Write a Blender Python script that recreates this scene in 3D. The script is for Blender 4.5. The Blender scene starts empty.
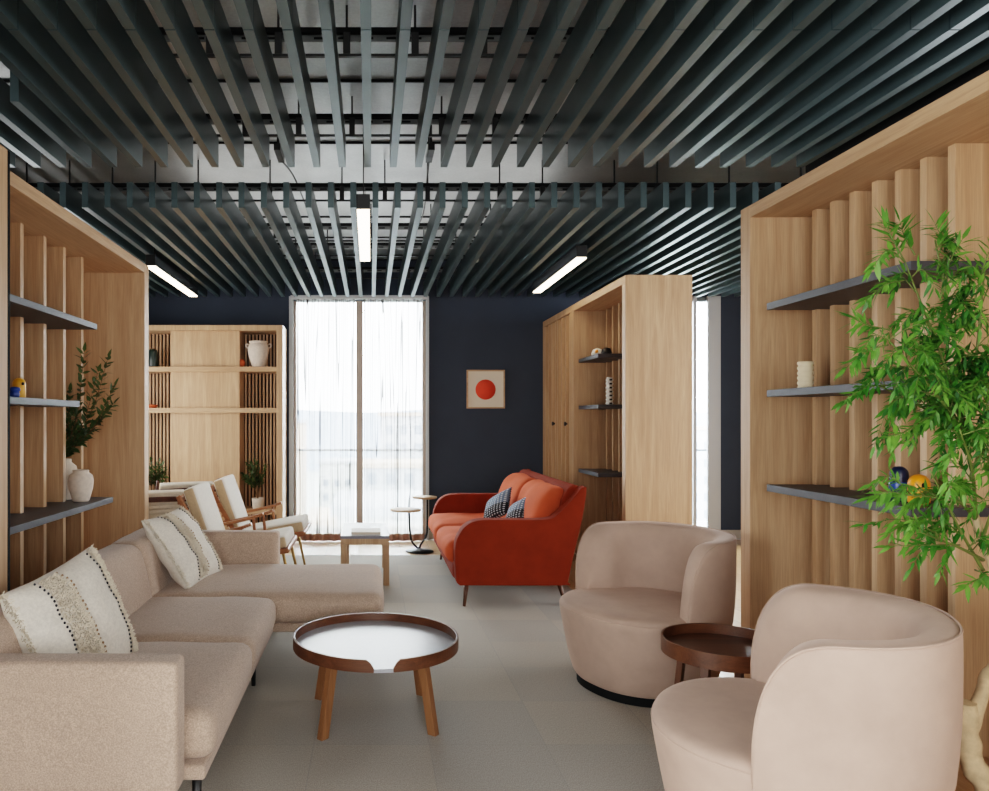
import bpy, bmesh, math, random
from mathutils import Vector, Matrix, noise as mnoise
random.seed(7)
scene = bpy.context.scene
COL = scene.collection
PI = math.pi

# ------------------------------------------------------------------ materials
def srgb(r, g, b):
    f = lambda c: (c/255/12.92) if c/255 <= .04045 else ((c/255+.055)/1.055)**2.4
    return (f(r), f(g), f(b), 1)

def new_mat(name):
    m = bpy.data.materials.new(name); m.use_nodes = True
    nt = m.node_tree; b = nt.nodes['Principled BSDF']
    return m, nt, b

def coords(nt, scale=(1, 1, 1), rnd=True):
    tc = nt.nodes.new('ShaderNodeTexCoord'); mp = nt.nodes.new('ShaderNodeMapping')
    mp.inputs['Scale'].default_value = scale
    nt.links.new(tc.outputs['Object'], mp.inputs['Vector'])
    if rnd:
        oi = nt.nodes.new('ShaderNodeObjectInfo'); mu = nt.nodes.new('ShaderNodeMath'); mu.operation = 'MULTIPLY'
        mu.inputs[1].default_value = 37.0
        cb = nt.nodes.new('ShaderNodeCombineXYZ')
        nt.links.new(oi.outputs['Random'], mu.inputs[0])
        for k in range(3): nt.links.new(mu.outputs[0], cb.inputs[k])
        nt.links.new(cb.outputs[0], mp.inputs['Location'])
    return mp.outputs['Vector']

def noise_tex(nt, vec, scale, detail=4, rough=.5, dist=0):
    n = nt.nodes.new('ShaderNodeTexNoise')
    n.inputs['Scale'].default_value = scale; n.inputs['Detail'].default_value = detail
    n.inputs['Roughness'].default_value = rough; n.inputs['Distortion'].default_value = dist
    nt.links.new(vec, n.inputs['Vector']); return n.outputs['Fac']

def ramp(nt, fac, stops):
    r = nt.nodes.new('ShaderNodeValToRGB')
    el = r.color_ramp.elements
    while len(el) < len(stops): el.new(.5)
    for e, (p, c) in zip(el, stops): e.position = p; e.color = c
    nt.links.new(fac, r.inputs['Fac']); return r.outputs['Color']

def bump(nt, b, height, strength, dist=.002):
    bp = nt.nodes.new('ShaderNodeBump'); bp.inputs['Strength'].default_value = strength
    bp.inputs['Distance'].default_value = dist
    nt.links.new(height, bp.inputs['Height']); nt.links.new(bp.outputs['Normal'], b.inputs['Normal'])

def mixc(nt, fac, a, c, mode='MIX'):
    m = nt.nodes.new('ShaderNodeMix'); m.data_type = 'RGBA'; m.blend_type = mode
    if isinstance(fac, float): m.inputs[0].default_value = fac
    else: nt.links.new(fac, m.inputs[0])
    for i, v in ((6, a), (7, c)):
        if isinstance(v, tuple): m.inputs[i].default_value = v
        else: nt.links.new(v, m.inputs[i])
    return m.outputs[2]

def plain(name, col, rough=.6, metal=0, spec=.5, var=0.0, vscale=6, bstr=0, bscale=200, sheen=0, coat=0):
    m, nt, b = new_mat(name)
    b.inputs['Roughness'].default_value = rough; b.inputs['Metallic'].default_value = metal
    b.inputs['Specular IOR Level'].default_value = spec
    b.inputs['Base Color'].default_value = col
    if sheen:
        b.inputs['Sheen Weight'].default_value = sheen; b.inputs['Sheen Roughness'].default_value = .4
        b.inputs['Sheen Tint'].default_value = (min(1, col[0]*1.5+.1), min(1, col[1]*1.5+.1), min(1, col[2]*1.5+.1), 1)
    if coat: b.inputs['Coat Weight'].default_value = coat
    v = coords(nt)
    if var:
        f = noise_tex(nt, v, vscale, 5, .6)
        lo = tuple(c*(1-var) for c in col[:3])+(1,); hi = tuple(min(1, c*(1+var)) for c in col[:3])+(1,)
        nt.links.new(ramp(nt, f, [(.3, lo), (.7, hi)]), b.inputs['Base Color'])
    if bstr:
        f2 = noise_tex(nt, v, bscale, 3, .6)
        bump(nt, b, f2, bstr)
    return m

def wood(name, light, dark, axis='Z', rough=.5, grain=1.0):
    m, nt, b = new_mat(name)
    s = {'Z': (9, 9, .55), 'Y': (9, .55, 9), 'X': (.55, 9, 9)}[axis]
    v = coords(nt, s)
    a = noise_tex(nt, v, 1.6*grain, 5, .62, 1.2)
    s2 = {'Z': (90, 90, 2.5), 'Y': (90, 2.5, 90), 'X': (2.5, 90, 90)}[axis]
    v2 = coords(nt, s2)
    c = noise_tex(nt, v2, 2.0, 3, .6)
    col = ramp(nt, a, [(.3, dark), (.52, tuple((x+y)/2 for x, y in zip(light, dark))), (.72, light)])
    col2 = ramp(nt, c, [(.3, (.74, .71, .69, 1)), (.6, (1, 1, 1, 1))])
    oi = nt.nodes.new('ShaderNodeObjectInfo')
    rc = ramp(nt, oi.outputs['Random'], [(0, (.93, .92, .91, 1)), (1, (1.0, 1.0, 1.0, 1))])
    o = mixc(nt, .7, col, col2, 'MULTIPLY'); o = mixc(nt, 1.0, o, rc, 'MULTIPLY')
    nt.links.new(o, b.inputs['Base Color'])
    b.inputs['Roughness'].default_value = rough
    bump(nt, b, c, .12, .001)
    return m

def fabric(name, col, var=.12, weave=260, rough=.9, bstr=.5, sheen=.3):
    m, nt, b = new_mat(name)
    b.inputs['Roughness'].default_value = rough; b.inputs['Specular IOR Level'].default_value = .2
    v = coords(nt)
    f = noise_tex(nt, v, weave, 3, .7); g = noise_tex(nt, v, 45, 4, .7); h = noise_tex(nt, v, 5, 2, .5)
    lo = tuple(c*(1-var) for c in col[:3])+(1,); hi = tuple(min(1, c*(1+var)) for c in col[:3])+(1,)
    c1 = ramp(nt, f, [(.35, lo), (.65, hi)])
    c2 = ramp(nt, g, [(.35, (.90, .90, .90, 1)), (.65, (1.0, 1.0, 1.0, 1))])
    c3 = ramp(nt, h, [(.3, (.94, .94, .94, 1)), (.7, (1.0, 1.0, 1.0, 1))])
    o = mixc(nt, 1.0, c1, c2, 'MULTIPLY'); o = mixc(nt, 1.0, o, c3, 'MULTIPLY')
    nt.links.new(o, b.inputs['Base Color'])
    b.inputs['Sheen Weight'].default_value = sheen; b.inputs['Sheen Roughness'].default_value = .5
    bump(nt, b, f, bstr, .002)
    return m

M = {}
OL, OD = srgb(210, 176, 140), srgb(180, 142, 106)
M['oak'] = wood('oak_upright', OL, OD, 'Z')
M['oak_y'] = wood('oak_lengthways', OL, OD, 'Y')
M['oak_x'] = wood('oak_crossways', OL, OD, 'X')
M['walnut'] = wood('walnut', srgb(112, 72, 48), srgb(80, 47, 30), 'X', .4)
M['walnut_z'] = wood('walnut_upright', srgb(112, 72, 48), srgb(76, 45, 30), 'Z', .4)
M['legoak'] = wood('warm_oak_leg', srgb(158, 112, 74), srgb(124, 84, 54), 'Z', .4)
M['teak'] = wood('teak', srgb(172, 110, 68), srgb(130, 78, 46), 'X', .4)
M['darkteak'] = wood('dark_teak', srgb(94, 52, 36), srgb(62, 34, 26), 'X', .45)
M['shelf'] = plain('charcoal_shelf', srgb(58, 59, 65), .5, 0, .5, .12, 30)
M['slat'] = plain('teal_slat_paint', srgb(74, 92, 96), .36, .45, .7, .06, 8)
M['navy'] = plain('navy_wall_paint', srgb(56, 65, 79), .72, 0, .3, .05, 3, .15, 120)
M['black'] = plain('black_metal', srgb(20, 21, 23), .4, .2, .5)
M['blackmatte'] = plain('black_matte', srgb(14, 16, 18), .8, 0, .2)
M['greymetal'] = plain('grey_plate', srgb(110, 112, 112), .4, .7, .5)
M['brass'] = plain('brass', srgb(176, 140, 84), .3, .9, .5)
M['beige'] = fabric('beige_melange', srgb(187, 164, 147), .26, 200, .92, .6, .2)
M['velvet'] = plain('taupe_velvet', srgb(182, 157, 143), .8, 0, .15, .13, 3.5, .2, 300, .35)
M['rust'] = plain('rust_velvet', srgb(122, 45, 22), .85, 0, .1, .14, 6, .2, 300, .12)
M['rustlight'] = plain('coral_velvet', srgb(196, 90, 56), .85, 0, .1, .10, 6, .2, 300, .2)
M['cream'] = fabric('cream_cotton', srgb(230, 224, 212), .05, 90, .95, .5, .2)
M['tuft'] = fabric('cream_wool_tuft', srgb(222, 210, 190), .14, 160, .95, 1.0, .2)
M['dot'] = plain('dark_stitch', srgb(28, 28, 38), .8)
M['dotbrown'] = plain('brown_stitch', srgb(140, 108, 76), .8)
M['white_cushion'] = fabric('white_boucle', srgb(224, 218, 206), .05, 150, .95, .4, .2)
M['side_cushion'] = fabric('tan_boucle', srgb(196, 172, 140), .06, 150, .95, .4, .2)
M['laminate'] = plain('white_laminate', srgb(166, 170, 178), .26, 0, .6, .03, 40)
M['greytop'] = plain('grey_linoleum', srgb(120, 122, 134), .35, 0, .5, .04, 40)
M['paper'] = plain('white_paper', srgb(232, 230, 224), .7)
M['mount'] = plain('cream_paper', srgb(226, 216, 200), .8)
M['reddisc'] = plain('red_print', srgb(232, 78, 52), .8, 0, .3, .05, 20)
M['stone'] = plain('pale_stoneware', srgb(206, 192, 176), .85, 0, .3, .14, 22, .5, 60)
M['stone2'] = plain('speckled_plaster', srgb(214, 200, 186), .9, 0, .3, .10, 40, .7, 50)
M['darkgreen'] = plain('dark_green_glaze', srgb(32, 46, 42), .3)
M['terracotta'] = plain('terracotta', srgb(184, 84, 44), .6, 0, .4, .1, 30)
M['yellow'] = plain('yellow_glaze', srgb(226, 160, 24), .35)
M['orange'] = plain('orange_glaze', srgb(236, 148, 20), .35)
M['blue'] = plain('blue_glaze', srgb(24, 62, 140), .3)
M['deepblue'] = plain('deep_blue_glaze', srgb(24, 34, 62), .3)
M['ivory'] = plain('ivory_ceramic', srgb(224, 208, 176), .5)
M['white'] = plain('white_ceramic', srgb(230, 228, 222), .5)
M['bark'] = plain('pale_bark', srgb(200, 176, 142), .9, 0, .2, .22, 26, 1.0, 40)
M['stem'] = plain('green_stem', srgb(96, 112, 52), .6)
M['twig'] = plain('brown_twig', srgb(104, 76, 48), .8)
M['potdark'] = plain('charcoal_pot', srgb(52, 52, 54), .6)
M['frame_white'] = plain('pale_window_frame', srgb(186, 190, 192), .4)
M['frame_grey'] = plain('grey_window_frame', srgb(98, 106, 110), .4)
M['frame_taupe'] = plain('taupe_mullion', srgb(160, 140, 126), .5)
M['base'] = plain('greige_skirting', srgb(168, 160, 148), .5)
M['hem'] = plain('dusty_hem', srgb(158, 126, 114), .9)

def leafmat(name, c1, c2, trans=.35):
    m, nt, b = new_mat(name)
    v = coords(nt); f = noise_tex(nt, v, 9, 3, .6)
    col = ramp(nt, f, [(.35, c1), (.65, c2)])
    nt.links.new(col, b.inputs['Base Color']); b.inputs['Roughness'].default_value = .45
    t = nt.nodes.new('ShaderNodeBsdfTranslucent'); nt.links.new(col, t.inputs['Color'])
    mx = nt.nodes.new('ShaderNodeMixShader'); mx.inputs[0].default_value = trans
    nt.links.new(b.outputs[0], mx.inputs[1]); nt.links.new(t.outputs[0], mx.inputs[2])
    nt.links.new(mx.outputs[0], nt.nodes['Material Output'].inputs['Surface'])
    return m
M['leaf'] = leafmat('bright_leaf', srgb(50, 116, 34), srgb(116, 168, 68), .4)
M['leafdark'] = leafmat('dark_leaf', srgb(34, 84, 32), srgb(70, 126, 50), .3)
M['leafolive'] = leafmat('olive_leaf', srgb(44, 66, 34), srgb(84, 104, 58), .25)

def carpet():
    m, nt, b = new_mat('carpet_tiles')
    tc = nt.nodes.new('ShaderNodeTexCoord')
    def snapped(off):
        mp = nt.nodes.new('ShaderNodeMapping'); mp.inputs['Location'].default_value = (-.25/.5, -.21/.5, 0)
        mp.inputs['Scale'].default_value = (2, 2, 2); nt.links.new(tc.outputs['Object'], mp.inputs['Vector']); return mp
    mp = snapped(0)
    fl = nt.nodes.new('ShaderNodeVectorMath'); fl.operation = 'FLOOR'; nt.links.new(mp.outputs[0], fl.inputs[0])
    wn = nt.nodes.new('ShaderNodeTexWhiteNoise'); wn.noise_dimensions = '2D'; nt.links.new(fl.outputs[0], wn.inputs['Vector'])
    tile = ramp(nt, wn.outputs['Value'], [(0, srgb(180, 176, 169)), (.5, srgb(186, 180, 170)), (1, srgb(192, 185, 173))])
    fr = nt.nodes.new('ShaderNodeVectorMath'); fr.operation = 'FRACTION'; nt.links.new(mp.outputs[0], fr.inputs[0])
    sp = nt.nodes.new('ShaderNodeSeparateXYZ'); nt.links.new(fr.outputs[0], sp.inputs[0])
    def edge(o):
        a = nt.nodes.new('ShaderNodeMath'); a.operation = 'LESS_THAN'; a.inputs[1].default_value = .008
        nt.links.new(o, a.inputs[0]); return a.outputs[0]
    mxm = nt.nodes.new('ShaderNodeMath'); mxm.operation = 'MAXIMUM'
    nt.links.new(edge(sp.outputs[0]), mxm.inputs[0]); nt.links.new(edge(sp.outputs[1]), mxm.inputs[1])
    c = mixc(nt, mxm.outputs[0], tile, srgb(172, 170, 164))
    mp2 = nt.nodes.new('ShaderNodeMapping'); mp2.inputs['Scale'].default_value = (260, 120, 1)
    nt.links.new(tc.outputs['Object'], mp2.inputs['Vector'])
    f = noise_tex(nt, mp2.outputs[0], 1.0, 2, .6)
    c2 = ramp(nt, f, [(.3, (.68, .68, .68, 1)), (.7, (1.1, 1.1, 1.1, 1))])
    f3 = noise_tex(nt, tc.outputs['Object'], 60, 3, .7)
    c3 = ramp(nt, f3, [(.3, (.92, .92, .92, 1)), (.7, (1.0, 1.0, 1.0, 1))])
    o = mixc(nt, 1.0, c, c2, 'MULTIPLY'); o = mixc(nt, 1.0, o, c3, 'MULTIPLY')
    nt.links.new(o, b.inputs['Base Color']); b.inputs['Roughness'].default_value = .85
    b.inputs['Specular IOR Level'].default_value = .25
    bump(nt, b, f, .5, .003)
    return m
M['carpet'] = carpet()

def deck():
    m, nt, b = new_mat('steel_ceiling_deck')
    v = coords(nt, (1, 1, 1), False)
    f = noise_tex(nt, v, 1.3, 4, .6); g = noise_tex(nt, v, 60, 3, .6)
    c = ramp(nt, f, [(.3, srgb(150, 154, 156)), (.7, srgb(184, 188, 188))])
    c2 = ramp(nt, g, [(.3, (.85, .85, .85, 1)), (.7, (1, 1, 1, 1))])
    nt.links.new(mixc(nt, 1.0, c, c2, 'MULTIPLY'), b.inputs['Base Color'])
    b.inputs['Metallic'].default_value = .6; b.inputs['Roughness'].default_value = .36
    return m
M['deck'] = deck()

def floorwood():
    m, nt, b = new_mat('pale_oak_floorboards')
    tc = nt.nodes.new('ShaderNodeTexCoord')
    br = nt.nodes.new('ShaderNodeTexBrick'); br.inputs['Scale'].default_value = 1.0
    mp = nt.nodes.new('ShaderNodeMapping'); mp.inputs['Rotation'].default_value = (0, 0, PI/2)
    nt.links.new(tc.outputs['Object'], mp.inputs['Vector']); nt.links.new(mp.outputs[0], br.inputs['Vector'])
    br.inputs['Brick Width'].default_value = 1.4; br.inputs['Row Height'].default_value = .16
    br.inputs['Mortar Size'].default_value = .002
    br.inputs['Color1'].default_value = srgb(196, 160, 118); br.inputs['Color2'].default_value = srgb(178, 138, 96)
    br.inputs['Mortar'].default_value = srgb(120, 88, 60)
    nt.links.new(br.outputs['Color'], b.inputs['Base Color']); b.inputs['Roughness'].default_value = .32
    return m
M['floorwood'] = floorwood()

def emis(name, col, s):
    m = bpy.data.materials.new(name); m.use_nodes = True; nt = m.node_tree; nt.nodes.clear()
    e = nt.nodes.new('ShaderNodeEmission'); e.inputs['Color'].default_value = col; e.inputs['Strength'].default_value = s
    o = nt.nodes.new('ShaderNodeOutputMaterial'); nt.links.new(e.outputs[0], o.inputs['Surface']); return m
M['lamp'] = emis('warm_led_diffuser', (1, .80, .58, 1), 14)

def glass():
    m, nt, b = new_mat('window_glass')
    nt.nodes.remove(b)
    t = nt.nodes.new('ShaderNodeBsdfTransparent'); t.inputs['Color'].default_value = (.95, .98, .98, 1)
    g = nt.nodes.new('ShaderNodeBsdfGlossy'); g.inputs['Roughness'].default_value = .02
    fr = nt.nodes.new('ShaderNodeFresnel'); fr.inputs['IOR'].default_value = 1.45
    mx = nt.nodes.new('ShaderNodeMixShader')
    nt.links.new(fr.outputs[0], mx.inputs[0]); nt.links.new(t.outputs[0], mx.inputs[1]); nt.links.new(g.outputs[0], mx.inputs[2])
    nt.links.new(mx.outputs[0], nt.nodes['Material Output'].inputs['Surface']); return m
M['glass'] = glass()

def sheer():
    m, nt, b = new_mat('sheer_curtain_gauze')
    nt.nodes.remove(b)
    tc = nt.nodes.new('ShaderNodeTexCoord')
    mp = nt.nodes.new('ShaderNodeMapping'); mp.inputs['Scale'].default_value = (1, 0, .015)
    nt.links.new(tc.outputs['Object'], mp.inputs['Vector'])
    f0 = noise_tex(nt, mp.outputs[0], 9, 2, .5)          # uneven gathering
    sp = nt.nodes.new('ShaderNodeSeparateXYZ'); nt.links.new(tc.outputs['Object'], sp.inputs[0])
    def math_(op, a, c):
        n = nt.nodes.new('ShaderNodeMath'); n.operation = op
        for i, v in enumerate((a, c)):
            if isinstance(v, (int, float)): n.inputs[i].default_value = v
            else: nt.links.new(v, n.inputs[i])
        return n.outputs[0]
    ph = math_('ADD', math_('MULTIPLY', sp.outputs['X'], 27), math_('MULTIPLY', f0, 9))
    fr = math_('FRACT', ph, 0)
    line = ramp(nt, fr, [(0, (1, 1, 1, 1)), (.16, (.9, .9, .9, 1)), (.30, (0, 0, 0, 1))])
    c = mixc(nt, line, (.32, .31, .30, 1), (.035, .03, .028, 1))
    al = mixc(nt, line, (.76, .76, .76, 1), (.985, .985, .985, 1))
    d = nt.nodes.new('ShaderNodeBsdfDiffuse'); tl = nt.nodes.new('ShaderNodeBsdfTranslucent')
    nt.links.new(c, d.inputs['Color']); nt.links.new(c, tl.inputs['Color'])
    m1 = nt.nodes.new('ShaderNodeMixShader'); m1.inputs[0].default_value = .5
    nt.links.new(d.outputs[0], m1.inputs[1]); nt.links.new(tl.outputs[0], m1.inputs[2])
    t = nt.nodes.new('ShaderNodeBsdfTransparent'); m2 = nt.nodes.new('ShaderNodeMixShader')
    nt.links.new(al, m2.inputs[0]); nt.links.new(t.outputs[0], m2.inputs[1]); nt.links.new(m1.outputs[0], m2.inputs[2])
    nt.links.new(m2.outputs[0], nt.nodes['Material Output'].inputs['Surface']); return m
M['sheer'] = sheer()

def stripes_pillow():
    m, nt, b = new_mat('indigo_stitched_cotton')
    tc = nt.nodes.new('ShaderNodeTexCoord'); sp = nt.nodes.new('ShaderNodeSeparateXYZ')
    nt.links.new(tc.outputs['Object'], sp.inputs[0])
    w = nt.nodes.new('ShaderNodeTexWave'); w.inputs['Scale'].default_value = 9; w.bands_direction = 'X'
    nt.links.new(tc.outputs['Object'], w.inputs['Vector'])
    w2 = nt.nodes.new('ShaderNodeTexWave'); w2.inputs['Scale'].default_value = 16; w2.bands_direction = 'Y'
    nt.links.new(tc.outputs['Object'], w2.inputs['Vector'])
    mm = nt.nodes.new('ShaderNodeMath'); mm.operation = 'MULTIPLY'
    nt.links.new(w.outputs['Fac'], mm.inputs[0]); nt.links.new(w2.outputs['Fac'], mm.inputs[1])
    dark = ramp(nt, mm.outputs[0], [(.45, srgb(22, 26, 36)), (.6, srgb(176, 182, 190))])
    light = ramp(nt, mm.outputs[0], [(.45, srgb(96, 112, 134)), (.6, srgb(196, 202, 208))])
    gt = nt.nodes.new('ShaderNodeMath'); gt.operation = 'GREATER_THAN'; gt.inputs[1].default_value = -.02
    nt.links.new(sp.outputs[1], gt.inputs[0])
    nt.links.new(mixc(nt, gt.outputs[0], dark, light), b.inputs['Base Color']); b.inputs['Roughness'].default_value = .9
    return m
M['indigo'] = stripes_pillow()

# ------------------------------------------------------------------ helpers
def tag(o, label=None, cat=None, group=None, kind=None):
    if label: o['label'] = label
    if cat: o['category'] = cat
    if group: o['group'] = group
    if kind: o['kind'] = kind
    return o

def thing(name, label, cat, loc=(0, 0, 0), rz=0, group=None):
    o = bpy.data.objects.new(name, None); COL.objects.link(o)
    o.location = loc; o.rotation_euler = (0, 0, rz); o.empty_display_size = .1
    return tag(o, label, cat, group)

def obj(name, bm, mat, parent=None, local=False, bevel=0, smooth=False, sub=0, seg=2, org=None, angle=None):
    """parent given and local False: bm is in world coordinates, moved to the parent's frame"""
    root = None
    if parent is not None and not local:
        p = parent; off = Vector((0, 0, 0))
        while p is not None:
            off += p.location; p = p.parent
        bmesh.ops.translate(bm, verts=bm.verts, vec=-off)
    if org is not None and parent is None:
        bmesh.ops.translate(bm, verts=bm.verts, vec=-Vector(org))
    me = bpy.data.meshes.new(name); bm.normal_update(); bm.to_mesh(me); bm.free()
    mats = mat if isinstance(mat, (list, tuple)) else [mat]
    for m_ in mats: me.materials.append(m_)
    o = bpy.data.objects.new(name, me); COL.objects.link(o)
    if parent is not None: o.parent = parent
    if org is not None and parent is None: o.location = org
    if smooth:
        for p in me.polygons: p.use_smooth = True
    if bevel:
        md = o.modifiers.new('bevel', 'BEVEL'); md.width = bevel; md.segments = seg; md.limit_method = 'ANGLE'
        md.angle_limit = math.radians(35)
    if sub:
        md = o.modifiers.new('subd', 'SUBSURF'); md.levels = sub; md.render_levels = sub
    return o

def struct(name, bm, mat, **k):
    o = obj(name, bm, mat, **k); o['kind'] = 'structure'; return o

def NB(): return bmesh.new()

def bx(bm, x0, x1, y0, y1, z0, z1, mi=0):
    vs = [bm.verts.new(p) for p in [(x0,y0,z0),(x1,y0,z0),(x1,y1,z0),(x0,y1,z0),(x0,y0,z1),(x1,y0,z1),(x1,y1,z1),(x0,y1,z1)]]
    for f in [(0,3,2,1),(4,5,6,7),(0,1,5,4),(1,2,6,5),(2,3,7,6),(3,0,4,7)]:
        fc = bm.faces.new([vs[i] for i in f]); fc.material_index = mi
    return bm

def box(*a): return bx(NB(), *a)

def bar(bm, p0, p1, w, h, up=(0, 0, 1), w2=None, h2=None):
    """rectangular bar from p0 to p1; w sideways, h along 'up'"""
    p0, p1 = Vector(p0), Vector(p1); d = (p1-p0).normalized(); u = Vector(up)
    s = d.cross(u)
    if s.length < 1e-4: s = d.cross(Vector((1, 0, 0)))
    s.normalize(); u = s.cross(d).normalized()
    w2 = w if w2 is None else w2; h2 = h if h2 is None else h2
    vs = []
    for p, ww, hh in ((p0, w, h), (p1, w2, h2)):
        for a, b_ in ((-1,-1),(1,-1),(1,1),(-1,1)):
            vs.append(bm.verts.new(p+s*a*ww/2+u*b_*hh/2))
    for f in [(0,1,2,3),(7,6,5,4),(0,4,5,1),(1,5,6,2),(2,6,7,3),(3,7,4,0)]:
        bm.faces.new([vs[i] for i in f])
    return bm

def tube(bm, pts, r, n=10, cap=True, mi=0):
    pts = [Vector(p) for p in pts]; N = len(pts)
    rs = r if isinstance(r, (list, tuple)) else [r]*N
    t0 = (pts[1]-pts[0]).normalized()
    ref = Vector((0, 0, 1)) if abs(t0.z) < .9 else Vector((1, 0, 0))
    u = t0.cross(ref).normalized(); rings = []
    for i, p in enumerate(pts):
        t = (pts[min(i+1, N-1)]-pts[max(i-1, 0)]).normalized()
        u = (u - t*u.dot(t)).normalized(); v = t.cross(u)
        rings.append([bm.verts.new(p+(u*math.cos(a)+v*math.sin(a))*rs[i]) for a in [2*PI*k/n for k in range(n)]])
    for a, b_ in zip(rings, rings[1:]):
        for k in range(n):
            f = bm.faces.new((a[k], a[(k+1) % n], b_[(k+1) % n], b_[k])); f.smooth = True; f.material_index = mi
    if cap:
        f = bm.faces.new(list(reversed(rings[0]))); f.material_index = mi
        f = bm.faces.new(rings[-1]); f.material_index = mi
    return bm

def spline(pts, n=8):
    """Catmull-Rom through pts"""
    P = [Vector(p) for p in pts]; P = [2*P[0]-P[1]]+P+[2*P[-1]-P[-2]]; out = []
    for i in range(1, len(P)-2):
        for k in range(n):
            t = k/n
            a, b_, c, d = P[i-1], P[i], P[i+1], P[i+2]
            out.append(.5*((2*b_)+(c-a)*t+(2*a-5*b_+4*c-d)*t*t+(-a+3*b_-3*c+d)*t**3))
    out.append(P[-2]); return out

def lathe(bm, prof, c=(0, 0, 0), n=40, close=False, mi=0):
    """prof: list of (r,z). revolve about Z through c"""
    rings = []
    for r, z in prof:
        if r < 1e-5: rings.append([bm.verts.new((c[0], c[1], c[2]+z))])
        else: rings.append([bm.verts.new((c[0]+r*math.cos(2*PI*k/n), c[1]+r*math.sin(2*PI*k/n), c[2]+z)) for k in range(n)])
    pr = list(zip(rings, rings[1:]))
    if close: pr.append((rings[-1], rings[0]))
    for a, b_ in pr:
        for k in range(n):
            k2 = (k+1) % n
            if len(a) == 1 and len(b_) == 1: continue
            if len(a) == 1: vs = (a[0], b_[k2], b_[k])
            elif len(b_) == 1: vs = (a[k], a[k2], b_[0])
            else: vs = (a[k], a[k2], b_[k2], b_[k])
            f = bm.faces.new(vs); f.smooth = True; f.material_index = mi
    bmesh.ops.recalc_face_normals(bm, faces=bm.faces)
    return bm

def prism_y(bm, poly, y0, y1):
    """polygon in XZ extruded along Y"""
    a = [bm.verts.new((x, y0, z)) for x, z in poly]; b_ = [bm.verts.new((x, y1, z)) for x, z in poly]
    n = len(poly)
    bm.faces.new(a); bm.faces.new(list(reversed(b_)))
    for k in range(n): bm.faces.new((a[k], b_[k], b_[(k+1) % n], a[(k+1) % n]))
    bmesh.ops.recalc_face_normals(bm, faces=bm.faces); return bm

def softbox(bm, c, size, r=.04, crown=(0, 0, .02), n=12, lean=0, wob=0, seed=0, M4=None):
    """rounded cushion block with inflated faces; lean = x shift per unit z"""
    c = Vector(c); hx, hy, hz = size[0]/2, size[1]/2, size[2]/2
    r = min(r, hx*.98, hy*.98, hz*.98)
    b2 = bmesh.new(); bmesh.ops.create_cube(b2, size=2)
    bmesh.ops.subdivide_edges(b2, edges=b2.edges, cuts=n, use_grid_fill=True)
    vm = {}
    for v in b2.verts:
        p = [math.copysign(1-(1-abs(t))**1.6, t) for t in v.co]
        P = Vector((p[0]*hx, p[1]*hy, p[2]*hz))
        inn = Vector((max(-hx+r, min(hx-r, P.x)), max(-hy+r, min(hy-r, P.y)), max(-hz+r, min(hz-r, P.z))))
        d = P-inn
        if d.length > 1e-6: P = inn+d.normalized()*r
        q = (P.x/hx, P.y/hy, P.z/hz)
        g = lambda t: max(0, 1-t*t)**.8
        P.x += q[0]*crown[0]*g(q[1])*g(q[2]); P.y += q[1]*crown[1]*g(q[0])*g(q[2]); P.z += q[2]*crown[2]*g(q[0])*g(q[1])
        if wob:
            nn = mnoise.noise(Vector((P.x*5+seed, P.y*5, P.z*5)))
            P += Vector(q)*wob*nn
        P.x += lean*P.z
        P = P+c
        if M4: P = M4 @ P
        vm[v.index] = bm.verts.new(P)
    for f in b2.faces:
        nf = bm.faces.new([vm[v.index] for v in f.verts]); nf.smooth = True
    b2.free(); return bm

def pillow_mesh(bm, w, h, t, n=22, wr=.004, seed=0):
    """local: x along width, y along height, z thickness"""
    def pt(i, j, s):
        return surf_at(math.sin((-1+2*i/n)*PI/2), math.sin((-1+2*j/n)*PI/2), s)
    def surf_at(u, v, s):
        th = (max(0, 1-abs(u)**2.6)**.55)*(max(0, 1-abs(v)**2.6)**.55)
        px = u*w/2*(1-.06*(1-v*v)*abs(u)**3); py = v*h/2*(1-.06*(1-u*u)*abs(v)**3)
        k = wr*mnoise.noise(Vector((px*14+seed, py*14, s*3.0)))*4*th
        return Vector((px, py, s*t/2*th+k))
    top = [[None]*(n+1) for _ in range(n+1)]; bot = [[None]*(n+1) for _ in range(n+1)]
    for i in range(n+1):
        for j in range(n+1):
            top[i][j] = bm.verts.new(pt(i, j, 1))
            e = i in (0, n) or j in (0, n)
            bot[i][j] = top[i][j] if e else bm.verts.new(pt(i, j, -1))
    for i in range(n):
        for j in range(n):
            f = bm.faces.new((top[i][j], top[i+1][j], top[i+1][j+1], top[i][j+1])); f.smooth = True
            f = bm.faces.new((bot[i][j], bot[i][j+1], bot[i+1][j+1], bot[i+1][j])); f.smooth = True
    return surf_at

def copy_tree(o, parent=None):
    c = o.copy(); COL.objects.link(c)
    if parent is not None: c.parent = parent
    for ch in list(o.children): copy_tree(ch, c)
    return c

F, CX, CY, H = 745.0, 371.0, 420.0, 1.4
def P(px, py, d):            # survey: where a point of the place lies, at depth d
    return Vector(((px-CX)*d/F, d, H-(py-CY)*d/F))

# ------------------------------------------------------------------ camera
cam = bpy.data.cameras.new('camera'); co = bpy.data.objects.new('camera', cam); COL.objects.link(co)
co.location = (0, 0, H); co.rotation_euler = (PI/2, 0, 0)
cam.sensor_width = 36; cam.sensor_fit = 'HORIZONTAL'; cam.lens = F/989*36
cam.shift_x = (494.5-CX)/989; cam.shift_y = (CY-395.5)/989; cam.clip_start = .05; cam.clip_end = 500
scene.camera = co

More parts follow.
